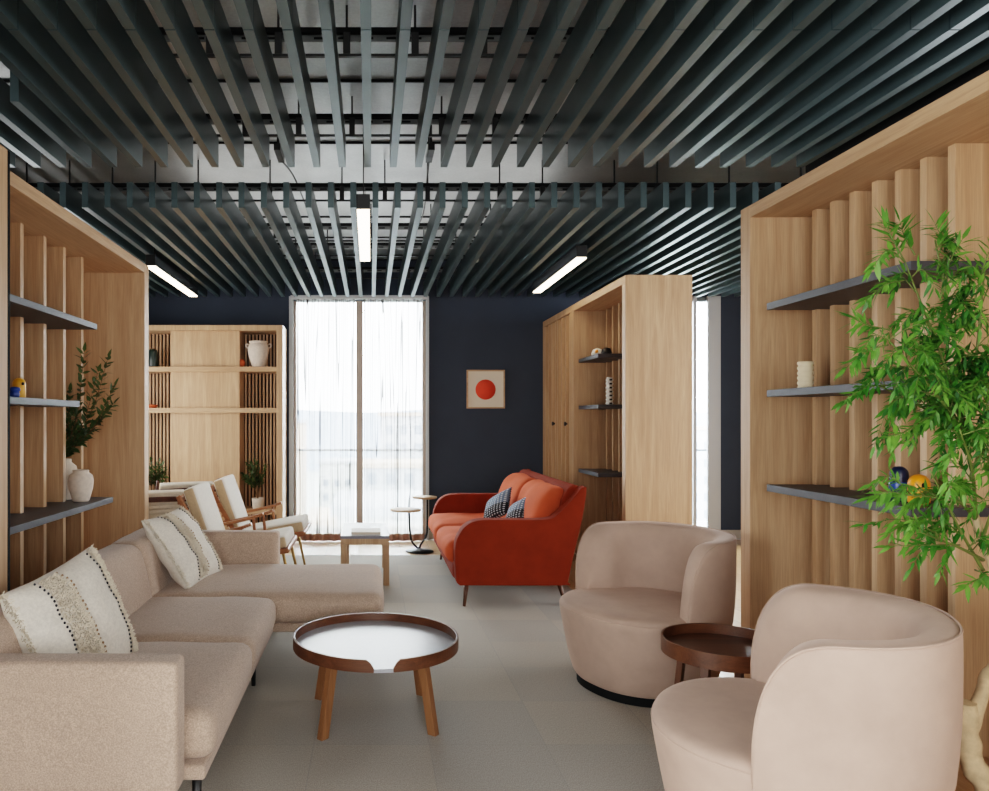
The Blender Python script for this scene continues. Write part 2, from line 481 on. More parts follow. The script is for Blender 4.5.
# ------------------------------------------------------------------ room shell
WY = 8.75                     # far wall
XL, XR, YB, ZC = -3.15, 5.6, -3.2, 3.28
struct('floor', box(XL-.2, XR+.2, YB-.2, WY+.2, -.12, -.008), M['floorwood'])
struct('floor_carpet', box(XL, 1.66, YB, 7.73, -.008, 0), M['carpet'])
struct('ceiling', box(XL-.2, XR+.2, YB-.2, WY+.2, ZC, ZC+.15), M['deck'])
struct('wall_left', box(XL-.2, XL, YB, WY, 0, ZC), M['navy'])
struct('wall_right', box(XR, XR+.2, YB, WY, 0, ZC), M['navy'])
struct('wall_back', box(XL, XR, YB-.2, YB, 0, ZC), M['navy'])
W1 = (-.93, .665); W2 = (3.30, 4.08)
bm = NB()
for x0, x1 in ((XL, W1[0]), (W1[1], W2[0]), (W2[1], XR)): bx(bm, x0, x1, WY, WY+.2, 0, ZC)
for x0, x1 in (W1, W2): bx(bm, x0, x1, WY, WY+.2, 2.85, ZC)
struct('wall_far', bm, M['navy'])
bm = NB()
for x0, x1 in ((W1[1]+.01, 2.0), (W2[1], XR-.01)): bx(bm, x0, x1, WY-.02, WY, 0, .11)
struct('baseboard_far', bm, M['base'], bevel=.004)

# window_1: two panes with a central mullion
def window(name, x0, x1, mull, side_l, side_r):
    bm = NB()
    bx(bm, x0, x1, WY+.03, WY+.13, 0, .05); bx(bm, x0, x1, WY+.03, WY+.13, 2.80, 2.85)
    w = struct(name, bm, M['frame_grey'], bevel=.003)
    bm = NB(); bx(bm, x0-.03, x0+.02, WY-.03, WY+.12, 0, 2.85); bx(bm, x1-.02, x1+.015, WY-.03, WY+.12, 0, 2.85)
    obj('frame', bm, M['frame_white'], w, bevel=.003)
    bm = NB(); bx(bm, x0+.02, x0+.05, WY+.02, WY+.12, .05, 2.80); bx(bm, x1-.06, x1-.02, WY+.02, WY+.12, .05, 2.80)
    obj('inner_frame', bm, M['frame_taupe'], w, bevel=.003)
    for mx_, mw in mull:
        obj('mullion', box(mx_-mw/2, mx_+mw/2, WY+.02, WY+.12, .05, 2.80), M['frame_taupe'], w, bevel=.003)
    edges = [x0+.05]+[m_[0] for m_ in mull]+[x1-.06]
    for a, b_ in zip(edges, edges[1:]):
        obj('pane', box(a, b_, WY+.07, WY+.08, .05, 2.80), M['glass'], w)
    return w
window('window_1', W1[0], W1[1], [(-.135, .085)], 0, 0)
w2 = window('window_2', W2[0], W2[1], [], 0, 0)
bm = NB(); bx(bm, 3.94, 4.09, WY-.04, WY+.0, 0, 2.85); bx(bm, 3.78, 3.82, WY-.02, WY+.02, 0, 2.85)
obj('frame', bm, M['frame_white'], w2, bevel=.003)

# sheer curtain
t = thing('sheer_curtain', 'white sheer pleated curtain hanging over the tall far window', 'curtain', (-.12, WY-.12, 0))
def drape(x0, x1, z0, z1, nx=260, nz=6):
    bm = NB(); g = []
    for i in range(nx+1):
        x = x0+(x1-x0)*i/nx
        yy = WY-.12+.022*math.sin(x*62+1.5*math.sin(x*7))+.01*math.sin(x*23)
        g.append([bm.verts.new((x, yy, z0+(z1-z0)*k/nz)) for k in range(nz+1)])
    for i in range(nx):
        for k in range(nz):
            f = bm.faces.new((g[i][k], g[i+1][k], g[i+1][k+1], g[i][k+1])); f.smooth = True
    return bm
obj('drape', drape(-.86, -.185, .085, 2.80, 130), M['sheer'], t); obj('drape', drape(-.085, .60, .085, 2.80, 130), M['sheer'], t)
obj('hem', drape(-.86, .62, .0, .085, nz=1), M['hem'], t)
obj('curtain_track', box(-.93, .66, WY-.15, WY-.09, 2.80, 2.84), M['frame_white'], t)

# ------------------------------------------------------------------ outside
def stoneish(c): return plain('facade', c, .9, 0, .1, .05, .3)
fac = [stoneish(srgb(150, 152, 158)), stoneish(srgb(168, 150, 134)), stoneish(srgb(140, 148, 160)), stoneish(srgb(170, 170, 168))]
winm = plain('far_window', srgb(90, 100, 115), .4)
ter = thing('balcony_railing', 'glass balcony railing with thin grey handrail outside far window', 'railing', (1.5, 9.9, 0))
obj('handrail', box(-2.5, 5.5, 9.88, 9.92, .985, 1.015), M['frame_grey'], ter)
obj('glass_panel', box(-2.5, 5.5, 9.895, 9.905, .05, .985), M['glass'], ter)
struct('ground_terrace', box(-3, 6, 8.95, 10.1, -.2, -.03), plain('terrace_slab', srgb(150, 146, 138), .8))
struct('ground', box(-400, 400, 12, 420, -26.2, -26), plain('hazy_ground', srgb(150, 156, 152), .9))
rb = random.Random(3)
blds = []
for i in range(26):
    d = rb.uniform(45, 190); 
    if i % 5 == 4: x = (rb.uniform(690, 712)-CX)/F*d
    else: x = rb.uniform(-.13, .09)*d
    w = rb.uniform(7, 18); hh = rb.uniform(9, 22) if d < 110 else rb.uniform(16, 29)
    if any(abs(x-q[0]) < (w+q[2])/2+1 and abs(d-q[1]) < 22 for q in blds): continue
    blds.append((x, d, w))
    t = thing('city_building', '', 'building', (x, d, -26))
    t['label'] = 'hazy pale city block seen through the sheer curtain' if x < .1*d else 'hazy pale city block seen through the right window'
    t['group'] = 'distant city blocks behind the curtain' if x < .1*d else 'distant city blocks in the right window'
    obj('wall', box(x-w/2, x+w/2, d-5, d+5, -26, -26+hh), fac[i % 4], t)
    obj('roof', box(x-w/2-.4, x+w/2+.4, d-5.4, d+5.4, -26+hh, -26+hh+.6), fac[(i+1) % 4], t)
    bm = NB()
    for zz in range(int(hh//3)):
        for k in range(int(w//2.4)):
            xx = x-w/2+.8+k*2.4; bx(bm, xx, xx+1.2, d-5.06, d-5, -26+zz*3+1, -26+zz*3+2.5)
    obj('window', bm, winm, t)
bm = NB(); pts = 60
prev = None
for i in range(pts+1):
    x = -300+i*12; z = 1.4+ 4+5*mnoise.noise(Vector((i*.16, 3, 0)))
    a, b_ = bm.verts.new((x, 400, -26)), bm.verts.new((x, 400, z))
    if prev: bm.faces.new((prev[0], a, b_, prev[1]))
    prev = (a, b_)
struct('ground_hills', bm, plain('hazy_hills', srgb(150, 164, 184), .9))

# ------------------------------------------------------------------ ceiling baffles and rails
SW, SH, PITCH = .040, .170, .1485
def slat_mesh(L):
    bm = NB(); bx(bm, -SW/2, SW/2, 0, L, 0, SH)
    me = bpy.data.meshes.new('ceiling_baffle'); bm.to_mesh(me); bm.free(); me.materials.append(M['slat']); return me
def slat(me, x, y, z, label, group):
    o = bpy.data.objects.new('ceiling_baffle', me); COL.objects.link(o); o.location = (x, y, z)
    tag(o, label, 'ceiling baffle', group)
Z1, Z2 = 2.876, 2.811
m0, m1, m1s, m2 = slat_mesh(1.5), slat_mesh(1.53), slat_mesh(.90), slat_mesh(3.60)
for k in range(-20, 18):
    slat(m0, -.019+k*PITCH, 1.315, Z1, 'dark teal ceiling baffle in the nearest row, cut off by the top of the photo', 'nearest row of teal ceiling baffles')
for k in range(-20, 18):
    x = -.019+k*PITCH
    if k <= -11: slat(m1s, x, 3.452, Z1, 'short dark teal ceiling baffle at left end of the middle row', 'short baffles at the left of the middle row')
    else: slat(m1, x, 2.822, Z1, 'long dark teal ceiling baffle in the middle row', 'middle row of teal ceiling baffles')
for k in range(-20, 31):
    slat(m2, .030+k*PITCH, 4.95, Z2, 'long dark teal ceiling baffle in the far row reaching toward the window', 'far row of teal ceiling baffles')

def rail(y, zs, x0, x1, label, seed):
    """zs: top of the baffles; a thin bar lies on them, short hangers carry it from the channel above"""
    r_ = random.Random(seed); z = zs+.108
    t = thing('ceiling_rail', label, 'rail', ((x0+x1)/2, y, zs), group='black rails above the baffles')
    obj('channel', box(x0, x1, y-.012, y+.012, z, z+.022), M['blackmatte'], t)
    obj('cross_bar', box(x0, x1, y-.009, y+.009, zs, zs+.012), M['black'], t)
    obj('slotted_plate', box(x0, x1, y+.0145, y+.020, z-.030, z+.006), M['greymetal'], t)
    bm = NB()
    for i in range(int((x1-x0)/.11)):
        xx = x0+.04+i*.11; bx(bm, xx, xx+.05, y+.0130, y+.0155, z-.020, z-.010)
    obj('slots', bm, M['blackmatte'], t)['kind'] = 'stuff'
    xx = x0+.25
    while xx < x1-.1:
        obj('hanger', box(xx-.016, xx+.016, y-.012, y+.012, zs+.012, z), M['black'], t)
        bm = NB(); bx(bm, xx-.005, xx+.005, y-.005, y+.005, z+.022, ZC)
        obj('drop_rod', bm, M['black'], t)
        xx += r_.choice((.31, .31, .52))
names = ['nearest', 'second nearest', 'third', 'fourth', 'fifth', 'farthest']
for i, (y, z, a, b_) in enumerate([(3.38, Z1+SH, -3.05, 2.6), (4.36-.03, Z1+SH, -3.05, 2.6), (5.39, Z2+SH, -3.05, 4.55),
                     (6.48, Z2+SH, -3.05, 4.55), (7.2, Z2+SH, -3.05, 4.55), (8.34, Z2+SH, -3.05, 4.55)]):
    rail(y, z, a, b_, 'black slotted support rail above the baffles, %s from camera' % names[i], i)
bm = NB()
for i in range(9):
    y = 1.35+.92*i; bx(bm, XL, XR, y, y+.015, ZC-.012, ZC)
struct('ceiling_seams', bm, M['blackmatte'])
bm = NB(); bx(bm, 2.62, 3.1, .8, 4.5, 2.72, 3.0)
struct('ceiling_duct', bm, M['blackmatte'], bevel=.01)
bm = NB(); bx(bm, 2.8, 2.95, 1.2, 1.35, 3.0, ZC)
bx(bm, 2.8, 2.95, 3.9, 4.05, 3.0, ZC)
struct('ceiling_duct_brackets', bm, M['blackmatte'])
# joist clamps and cables in the gap
for px, nm in ((281, 'left'), (429, 'right')):
    x = (px-CX)*4.75/F
    t = thing('cable_clamp', 'black cable clamp hanging in the baffle gap, %s of the two' % nm, 'clamp', (x, 4.72, 3.0))
    bm = NB(); bx(bm, x-.02, x+.02, 4.55, 4.78, 3.05, 3.09); bx(bm, x-.008, x+.008, 4.6, 4.62, 3.09, ZC); bx(bm, x-.008, x+.008, 4.72, 4.74, 3.09, ZC)
    obj('clamp_body', bm, M['black'], t)
    obj('cable', tube(NB(), spline([(x, 4.75, 3.06), (x+.03, 5.3, 3.12), (x+.06, 6.2, 3.10), (x+.02, 7.3, 3.2)]), .006, 6), M['black'], t)

def linear_lamp(x, y0, y1, zb, label, w=.085, h=.10, cable=True):
    t = thing('linear_pendant', label, 'pendant light', (x, (y0+y1)/2, zb))
    bm = NB(); bx(bm, x-w/2, x+w/2, y0, y1, zb+.006, zb+h); obj('housing', bm, M['black'], t, bevel=.003)
    obj('diffuser', box(x-w/2+.004, x+w/2-.004, y0+.01, y1-.01, zb-.004, zb+.007), M['lamp'], t)
    for yy in (y0+.12, y1-.12):
        obj('cable', tube(NB(), [(x, yy, zb+h), (x, yy, ZC)], .004, 6), M['black'], t)
    return t
linear_lamp(-.048, 4.61, 6.09, 2.70, 'long slim black pendant lit white, centre of ceiling by the gap')
linear_lamp(1.69, 5.97, 7.6, 2.70, 'long slim pendant lit warm white, above the rust sofa')
linear_lamp(-1.865, 6.30, 7.84, 2.70, 'long slim pendant lit warm white, beside the left bookcase')
def det(px, py, d, label):
    p = P(px, py, d); z = p.z
    t = thing('smoke_detector', label, 'detector', (p.x, p.y, z))
    obj('cover', lathe(NB(), [(0, 0), (.05, .004), (.058, .02), (.055, .045), (0, .045)], p, 24), M['white'], t)
    obj('stem', tube(NB(), [(p.x, p.y, z+.045), (p.x, p.y, ZC)], .012, 8), M['white'], t)
det(477, 262, 7.3, 'small white round detector between far baffles')

# ------------------------------------------------------------------ tall oak units
def bookcase_common(t, s, xf, xb, y0, y1, ztop, jw=.10, tw=.065, zb=.08, near_jamb=True):
    """s: +1 unit on the right wall (opening faces -X), -1 left"""
    lo, hi = sorted((xf, xb))
    obj('side_panel', box(lo, hi, y1-jw, y1, 0, ztop), M['oak'], t, bevel=.002)
    if near_jamb: obj('side_panel', box(lo, hi, y0, y0+jw, 0, ztop), M['oak'], t, bevel=.002)
    obj('top_panel', box(lo, hi, y0+jw, y1-jw, ztop-tw, ztop), M['oak_y'], t, bevel=.002)
    obj('bottom_panel', box(lo, hi, y0+jw, y1-jw, 0, zb), M['oak_y'], t, bevel=.002)
    b0, b1 = (xb-.02, xb) if s > 0 else (xb, xb+.02)
    obj('back_panel', box(b0, b1, y0+jw, y1-jw, zb, ztop-tw), M['oak'], t)

HT = 2.55
# right bookcase
t = thing('bookcase', 'tall oak bookcase with vertical fins and three charcoal shelves behind the leafy plant', 'bookcase', (2.3, 3.0, 0))
bookcase_common(t, 1, 2.03, 2.56, 1.55, 4.09, HT)
for y in (2.92, 3.07, 3.22, 3.37, 3.53, 3.68, 3.83):
    obj('fin', box(2.29, 2.54, y, y+.038, .08, HT-.065), M['oak'], t, bevel=.0015)
obj('fin', box(2.29, 2.54, 1.75, 1.79, .08, HT-.065), M['oak'], t, bevel=.0015)
for z in (2.005, 1.555, 1.067):
    obj('shelf', box(2.05, 2.54, 2.83, 3.86, z-.036, z), M['shelf'], t, bevel=.002)
# left bookcase
t = thing('bookcase', 'tall oak bookcase behind the beige sofa holding vases and staggered charcoal shelves', 'bookcase', (-1.9, 4.4, 0))
bookcase_common(t, -1, -1.665, -2.2, 3.24, 5.58, HT)
for y in (3.52, 3.81, 4.09, 4.38, 4.66, 4.95):
    obj('fin', box(-2.18, -1.925, y, y+.04, .08, HT-.065), M['oak'], t, bevel=.0015)
for z, ye in ((2.003, 4.68), (1.512, 4.40), (.887, 4.97)):
    obj('shelf', box(-2.18, -1.72, 3.35, ye, z-.036, z), M['shelf'], t, bevel=.002)
# near left unit (only its end shows)
t = thing('bookcase', 'oak bookcase cut off at left edge of photo, nearer than the vase bookcase', 'bookcase', (-1.8, 2.4, 0))
bookcase_common(t, -1, -1.546, -2.2, 1.2, 3.17, HT)
obj('end_strip', box(-2.2, -1.5455, 3.172, 3.19, 0, HT-.002), M['blackmatte'], t)
for y in (1.6, 1.9, 2.2, 2.5, 2.8):
    obj('fin', box(-2.18, -1.85, y, y+.04, .08, HT-.065), M['oak'], t, bevel=.0015)

# middle right: open bookcase with plain end
t = thing('bookcase', 'oak bookcase with broad plain end panel and three charcoal shelves behind rust sofa', 'bookcase', (2.28, 6.7, 0))
bookcase_common(t, 1, 2.015, 2.545, 5.90, 7.49, HT, jw=.08)
for y in (6.54, 6.72, 6.90, 7.08, 7.26):
    obj('fin', box(2.30, 2.52, y, y+.035, .08, HT-.065), M['oak'], t, bevel=.0015)
for z in (2.0, 1.54, .92):
    obj('shelf', box(2.05, 2.52, 6.72, 7.36, z-.036, z), M['shelf'], t, bevel=.002)
# tall cabinet with ribbed doors
t = thing('cabinet', 'tall oak cabinet with two ribbed doors and dark knobs by the navy wall', 'cabinet', (2.28, 8.1, 0))
bm = NB(); y0, y1 = 7.495, 8.735
bx(bm, 2.015, 2.545, y0, y0+.04, 0, HT); bx(bm, 2.015, 2.545, y1-.04, y1, 0, HT)
bx(bm, 2.015, 2.545, y0+.04, y1-.04, HT-.065, HT); bx(bm, 2.015, 2.545, y0+.04, y1-.04, 0, .08)
bx(bm, 2.52, 2.545, y0+.04, y1-.04, .08, HT-.065)
obj('carcass', bm, M['oak'], t, bevel=.002)
for a, b_, ky in ((y0+.045, 8.11, 7.72), (8.115, y1-.045, 8.24)):
    bm = NB(); bx(bm, 2.06, 2.08, a, b_, .085, HT-.07)
    n = 4
    for i in range(n):
        yy = a+.02+(b_-a-.08)*i/(n-1); bx(bm, 2.02, 2.06, yy, yy+.04, .085, HT-.07)
    dr = obj('door', bm, M['oak'], t, bevel=.0015)
    obj('knob', lathe(NB(), [(0, 0), (.022, 0), (.022, .014), (.012, .016), (.012, .03), (0, .03)], (0, 0, 0), 16), M['black'], dr, local=True)
    kn = [c for c in dr.children][0]; kn.location = (2.003-2.28, ky-8.1, 1.36); kn.rotation_euler = (0, PI/2, 0)

# slatted display unit on the far wall, left
t = thing('display_shelving', 'oak display unit with central panel and black slatted sides by the window', 'shelving', (-1.7, 8.5, 0))
DX0, DX1, DY0, DY1, DT = -3.05, -.985, 8.3, 8.72, 2.458
bm = NB(); bx(bm, DX1-.07, DX1, DY0, DY1, 0, DT); bx(bm, DX0, DX0+.05, DY0, DY1, 0, DT)
bx(bm, DX0+.05, DX1-.07, DY0, DY1, DT-.06, DT); bx(bm, DX0+.05, DX1-.07, DY0, DY1, 0, .08)
obj('frame', bm, M['oak'], t, bevel=.002)
cx0, cx1 = -2.25, -1.475
obj('backing', box(DX0+.05, DX1-.07, DY1-.03, DY1, .08, DT-.06), M['blackmatte'], t)
obj('centre_panel', box(cx0, cx1, DY0+.06, DY1-.03, .08, DT-.06), M['oak'], t, bevel=.002)
bm = NB(); x = cx1+.012
while x < DX1-.09: bx(bm, x, x+.021, DY1-.065, DY1-.031, .08, DT-.06); x += .041
obj('slat_panel', bm, M['oak'], t)
bm = NB(); x = DX0+.06
while x < cx0-.025: bx(bm, x, x+.021, DY1-.065, DY1-.031, .08, DT-.06); x += .041
obj('slat_panel', bm, M['oak'], t)
for z in (1.995, 1.535):
    obj('shelf', box(DX0+.05, DX1-.07, DY0+.005, DY1-.068, z-.055, z), M['oak_x'], t, bevel=.002)
obj('shelf', box(cx1, DX1-.07, DY0+.005, DY1-.068, .345, .40), M['oak_x'], t, bevel=.002)
obj('shelf', box(DX0+.05, cx0, DY0+.005, DY1-.068, .345, .40), M['oak_x'], t, bevel=.002)

# ------------------------------------------------------------------ picture
t = thing('framed_print', 'square framed print of a red disc on the navy wall', 'picture', (1.345, WY, 1.535))
bm = NB(); x0, x1, z0, z1 = 1.122, 1.568, 1.535, 1.987; f = .016
for a in ((x0, x1, z0, z0+f), (x0, x1, z1-f, z1), (x0, x0+f, z0+f, z1-f), (x1-f, x1, z0+f, z1-f)):
    bx(bm, a[0], a[1], WY-.03, WY, a[2], a[3])
obj('frame', bm, M['oak_x'], t)
obj('paper', box(x0+f, x1-f, WY-.016, WY-.002, z0+f, z1-f), M['mount'], t)
bm = NB(); lathe(bm, [(0, 0), (.118, 0), (.118, .002), (0, .002)], (0, 0, 0), 64)
bmesh.ops.rotate(bm, verts=bm.verts, cent=(0, 0, 0), matrix=Matrix.Rotation(PI/2, 3, 'X'))
bmesh.ops.translate(bm, verts=bm.verts, vec=(1.343, WY-.0165, 1.757))
obj('disc', bm, M['reddisc'], t)
t['label'] = 'square framed print of a red disc on the navy wall'

# ------------------------------------------------------------------ beige corner sofa
S = thing('corner_sofa', 'beige woven corner sofa with chaise end and thin black legs', 'sofa', (-.9, 3.7, 0))
Y0, Y1 = 2.30, 5.10            # outer arm faces
SB = -1.44                     # back
# base rails
bm = NB(); bx(bm, -1.42, -.535, Y0+.10, 4.08, .235, .285); bx(bm, -1.42, .045, 4.08, Y1-.10, .235, .285)
obj('seat_frame', bm, M['beige'], S, bevel=.014, seg=3)
# arms
for y0, y1, xr in ((Y0, Y0+.115, -.60), (Y1-.115, Y1, -.62)):
    bm = NB(); softbox(bm, ((SB+xr)/2, (y0+y1)/2, .44), (xr-SB, y1-y0, .415), r=.022, crown=(.0, .004, .004), n=14)
    obj('armrest', bm, M['beige'], S)
# seat cushions
seatY = [(Y0+.125, 3.245), (3.25, 4.065)]
for i, (a, b_) in enumerate(seatY):
    bm = NB(); softbox(bm, ((-1.24-.515)/2, (a+b_)/2, .362), (.725, b_-a, .158), r=.05, crown=(.012, .004, .022), n=16, wob=.006, seed=i)
    obj('seat_cushion', bm, M['beige'], S)
bm = NB(); softbox(bm, ((-1.24+.065)/2, (4.075+4.98)/2, .362), (1.305, .905, .158), r=.055, crown=(.01, .006, .022), n=18, wob=.006, seed=5)
obj('seat_cushion', bm, M['beige'], S)
# back cushions, leaning back
for i, (a, b_) in enumerate([(Y0+.12, 3.245), (3.25, 4.075), (4.08, 4.98)]):
    xo = 0 if i < 2 else -.01
    bm = NB(); softbox(bm, (-1.30+xo, (a+b_)/2, .50), (.20, b_-a, .45), r=.055, crown=(.02, .004, .012), n=16, lean=-.22, wob=.006, seed=9+i)
    obj('back_cushion', bm, M['beige'], S)
bm = NB(); bx(bm, SB, SB+.05, Y0+.11, Y1-.11, .24, .60)
obj('back_frame', bm, M['beige'], S, bevel=.02, seg=3)
for x, y in ((-.575, 2.46), (-.62, 3.93), (-1.36, 2.4), (-1.36, 5.02), (-.02, 4.2), (-.02, 4.9), (-.62, 5.0)):
    obj('leg', tube(NB(), [(x, y, 0), (x, y, .24)], [.011, .017], 12), M['black'], S)

# cream pillows on it
def place_pillow(name, label, A, u, v, w, h, t_, group=None):
    """A = top corner, u = across vector, v = down vector"""
    u, v = Vector(u), Vector(v); c = Vector(A)+u/2+v/2
    xu = -u.normalized(); yv = (-v-(-v).dot(xu)*xu).normalized(); zn = xu.cross(yv)
    if zn.x < 0 and name == 'cream_pillow': pass
    o = thing(name, label, 'pillow', c, 0, group)
    R = Matrix((xu, yv, zn)).transposed()
    o.rotation_mode = 'QUATERNION'; o.rotation_quaternion = R.to_quaternion()
    return o
def cream_pillow(label, A, u, v, w, h, th, seed):
    o = place_pillow('cream_pillow', label, A, u, v, w, h, th)
    bm = NB(); pt = pillow_mesh(bm, w, h, th, 30, .005, seed); obj('cover', bm, M['cream'], o, local=True)
    rnd = random.Random(seed)
    def surf(x, y):
        return pt(max(-1, min(1, x/(w/2))), max(-1, min(1, y/(h/2))), 1)+Vector((0, 0, .0025))
    # shaggy bands
    def shag(bm, x, y, L):
        p = surf(x, y); a = rnd.uniform(-.9, .9); d = Vector((math.cos(a)*rnd.choice((-1, 1)), math.sin(a), rnd.uniform(.2, .8))).normalized()
        q = p+d*L
        s = Vector((-d.y, d.x, 0))*.0028
        vs = [bm.verts.new(p-s), bm.verts.new(p+s), bm.verts.new(q+s*.6), bm.verts.new(q-s*.6)]
        bm.faces.new(vs)
    bm = NB()
    for i in range(2600):
        shag(bm, w*rnd.uniform(-.215, -.035), rnd.uniform(-.47, .47)*h, rnd.uniform(.006, .016))
    for i in range(1500):
        shag(bm, w*rnd.uniform(.425, .497), rnd.uniform(-.49, .49)*h, rnd.uniform(.010, .024))
    for i in range(500):
        shag(bm, -w*rnd.uniform(.475, .497), rnd.uniform(-.49, .49)*h, rnd.uniform(.010, .024))
    q = obj('woollen_fringe', bm, M['tuft'], o, local=True); q['kind'] = 'stuff'
    for xs, mt, nm in ((.385, 'dot', 'stitched_dots'), (-.235, 'dot', 'stitched_dots'), (-.01, 'dotbrown', 'stitched_dots')):
        bm = NB()
        for i in range(27):
            y = (-.47+.94*i/26)*h; p = surf(xs*w, y)
            b2 = bmesh.ops.create_icosphere(bm, subdivisions=1, radius=.0058, matrix=Matrix.Translation(p) @ Matrix.Diagonal((1, 1, .6, 1)))
        for f_ in bm.faces: f_.smooth = True
        obj(nm, bm, M[mt], o, local=True)
    return o
cream_pillow('large cream pillow with black dot rows against near end of sofa back', (-1.150, 2.97, .862), (-.13, -.45, -.085), (.185, .11, -.40), .50, .48, .21, 1)
cream_pillow('cream tufted pillow leaning in the chaise corner of the sofa', (-1.215, 4.66, .835), (-.09, -.44, -.02), (.27, .03, -.37), .48, .48, .20, 2)

# ------------------------------------------------------------------ round coffee table
def tray_table(t, c, R, ztop, zsurf, zbot, notch=None, wall=.011, mat_rim=None, mat_top=None):
    """notch = (angle, half gap at the top, half gap at the surface): a cut-out with sloping ends"""
    bm = NB(); R2 = R-wall
    if notch is None: angs = [(2*PI*k/128, ztop, zbot) for k in range(128)]
    else:
        a0, top, low = notch[0], notch[1]/R, notch[2]/R
        angs = [(a0+low, zsurf+.002, zbot), (a0+low+(top-low)*.45, zsurf+(ztop-zsurf)*.62, zbot), (a0+top, ztop, zbot)]
        span = 2*PI-2*top
        angs += [(a0+top+span*k/120, ztop, zbot) for k in range(1, 121)]
        angs += [(a0-low-(top-low)*.45, zsurf+(ztop-zsurf)*.62, zbot), (a0-low, zsurf+.002, zbot)]
    cols = []
    for a, h, zl in angs:
        ca, sa = math.cos(a), math.sin(a)
        cols.append([bm.verts.new((c[0]+r*ca, c[1]+r*sa, z)) for r, z in ((R, zl), (R, h), (R2, h), (R2, zl))])
    n = len(cols)
    for k in range(n if notch is None else n-1):
        a, b_ = cols[k], cols[(k+1) % n]
        for i in range(4): bm.faces.new((a[i], b_[i], b_[(i+1) % 4], a[(i+1) % 4]))
    if notch: bm.faces.new(cols[0]); bm.faces.new(list(reversed(cols[-1])))
    bmesh.ops.recalc_face_normals(bm, faces=bm.faces)
    o = obj('rim', bm, mat_rim, t, bevel=.0015, seg=2)
    bm = NB(); lathe(bm, [(0, zsurf-.016), (R2+(.004 if notch else 0), zsurf-.016), (R2+(.004 if notch else 0), zsurf), (0, zsurf)], (c[0], c[1], 0), 128)
    for f in bm.faces: f.smooth = False
    obj('tabletop', bm, mat_top, t)

t = thing('coffee_table', 'large round tray coffee table with pale top and walnut rim', 'table', (.022, 3.52, 0))
tray_table(t, (.022, 3.52), .389, .390, .350, .336, (-PI/2+.082, .074, .042), .011, M['walnut'], M['laminate'])
for fx, fy in ((-.212, 3.27), (.278, 3.315), (-.258, 3.74), (.256, 3.80)):
    bm = NB(); cxx, cyy = .022, 3.52
    tx, ty = cxx+(fx-cxx)*.82, cyy+(fy-cyy)*.82
    bar(bm, (fx, fy, .0), (tx, ty, .335), .042, .034, up=Vector((fx-cxx, fy-cyy, 0)).cross(Vector((0, 0, 1))))
    for v in bm.verts:
        if v.co.z < .03: v.co.z = 0
    obj('leg', bm, M['legoak'], t, bevel=.003)

t = thing('side_table', 'small round brown tray side table between the two taupe armchairs', 'table', (1.545, 3.27, 0))
tray_table(t, (1.545, 3.27), .255, .440, .395, .372, None, .010, M['walnut'], M['walnut'])
for fx, fy in ((-.16, -.15), (.17, -.14), (-.15, .16), (.16, .16)):
    bm = NB(); bar(bm, (1.545+fx, 3.27+fy, 0), (1.545+fx*.8, 3.27+fy*.8, .38), .036, .028)
    for v in bm.verts:
        if v.co.z < .03: v.co.z = 0
    obj('leg', bm, M['walnut_z'], t, bevel=.003)

# ------------------------------------------------------------------ taupe lounge armchairs
def outline(th, s=1.0):
    """plan outline of the chair, th=0 is the front (+x); returns x, y"""
    a, b_, e = .422, .422, 2.25
    ct, st = math.cos(th), math.sin(th)
    r = 1/((abs(ct)/a)**e+(abs(st)/b_)**e)**(1/e)
    return r*ct*s, r*st*s

def scale_at(z):
    # slope of the flank
    k = [(.05, .80), (.10, .845), (.20, .895), (.30, .94), (.38, .975), (.43, .985), (.55, 1.0), (.70, 1.01), (.82, 1.015)]
    for (z0, s0), (z1, s1) in zip(k, k[1:]):
        if z <= z1: return s0+(s1-s0)*max(0, (z-z0))/(z1-z0)
    return k[-1][1]

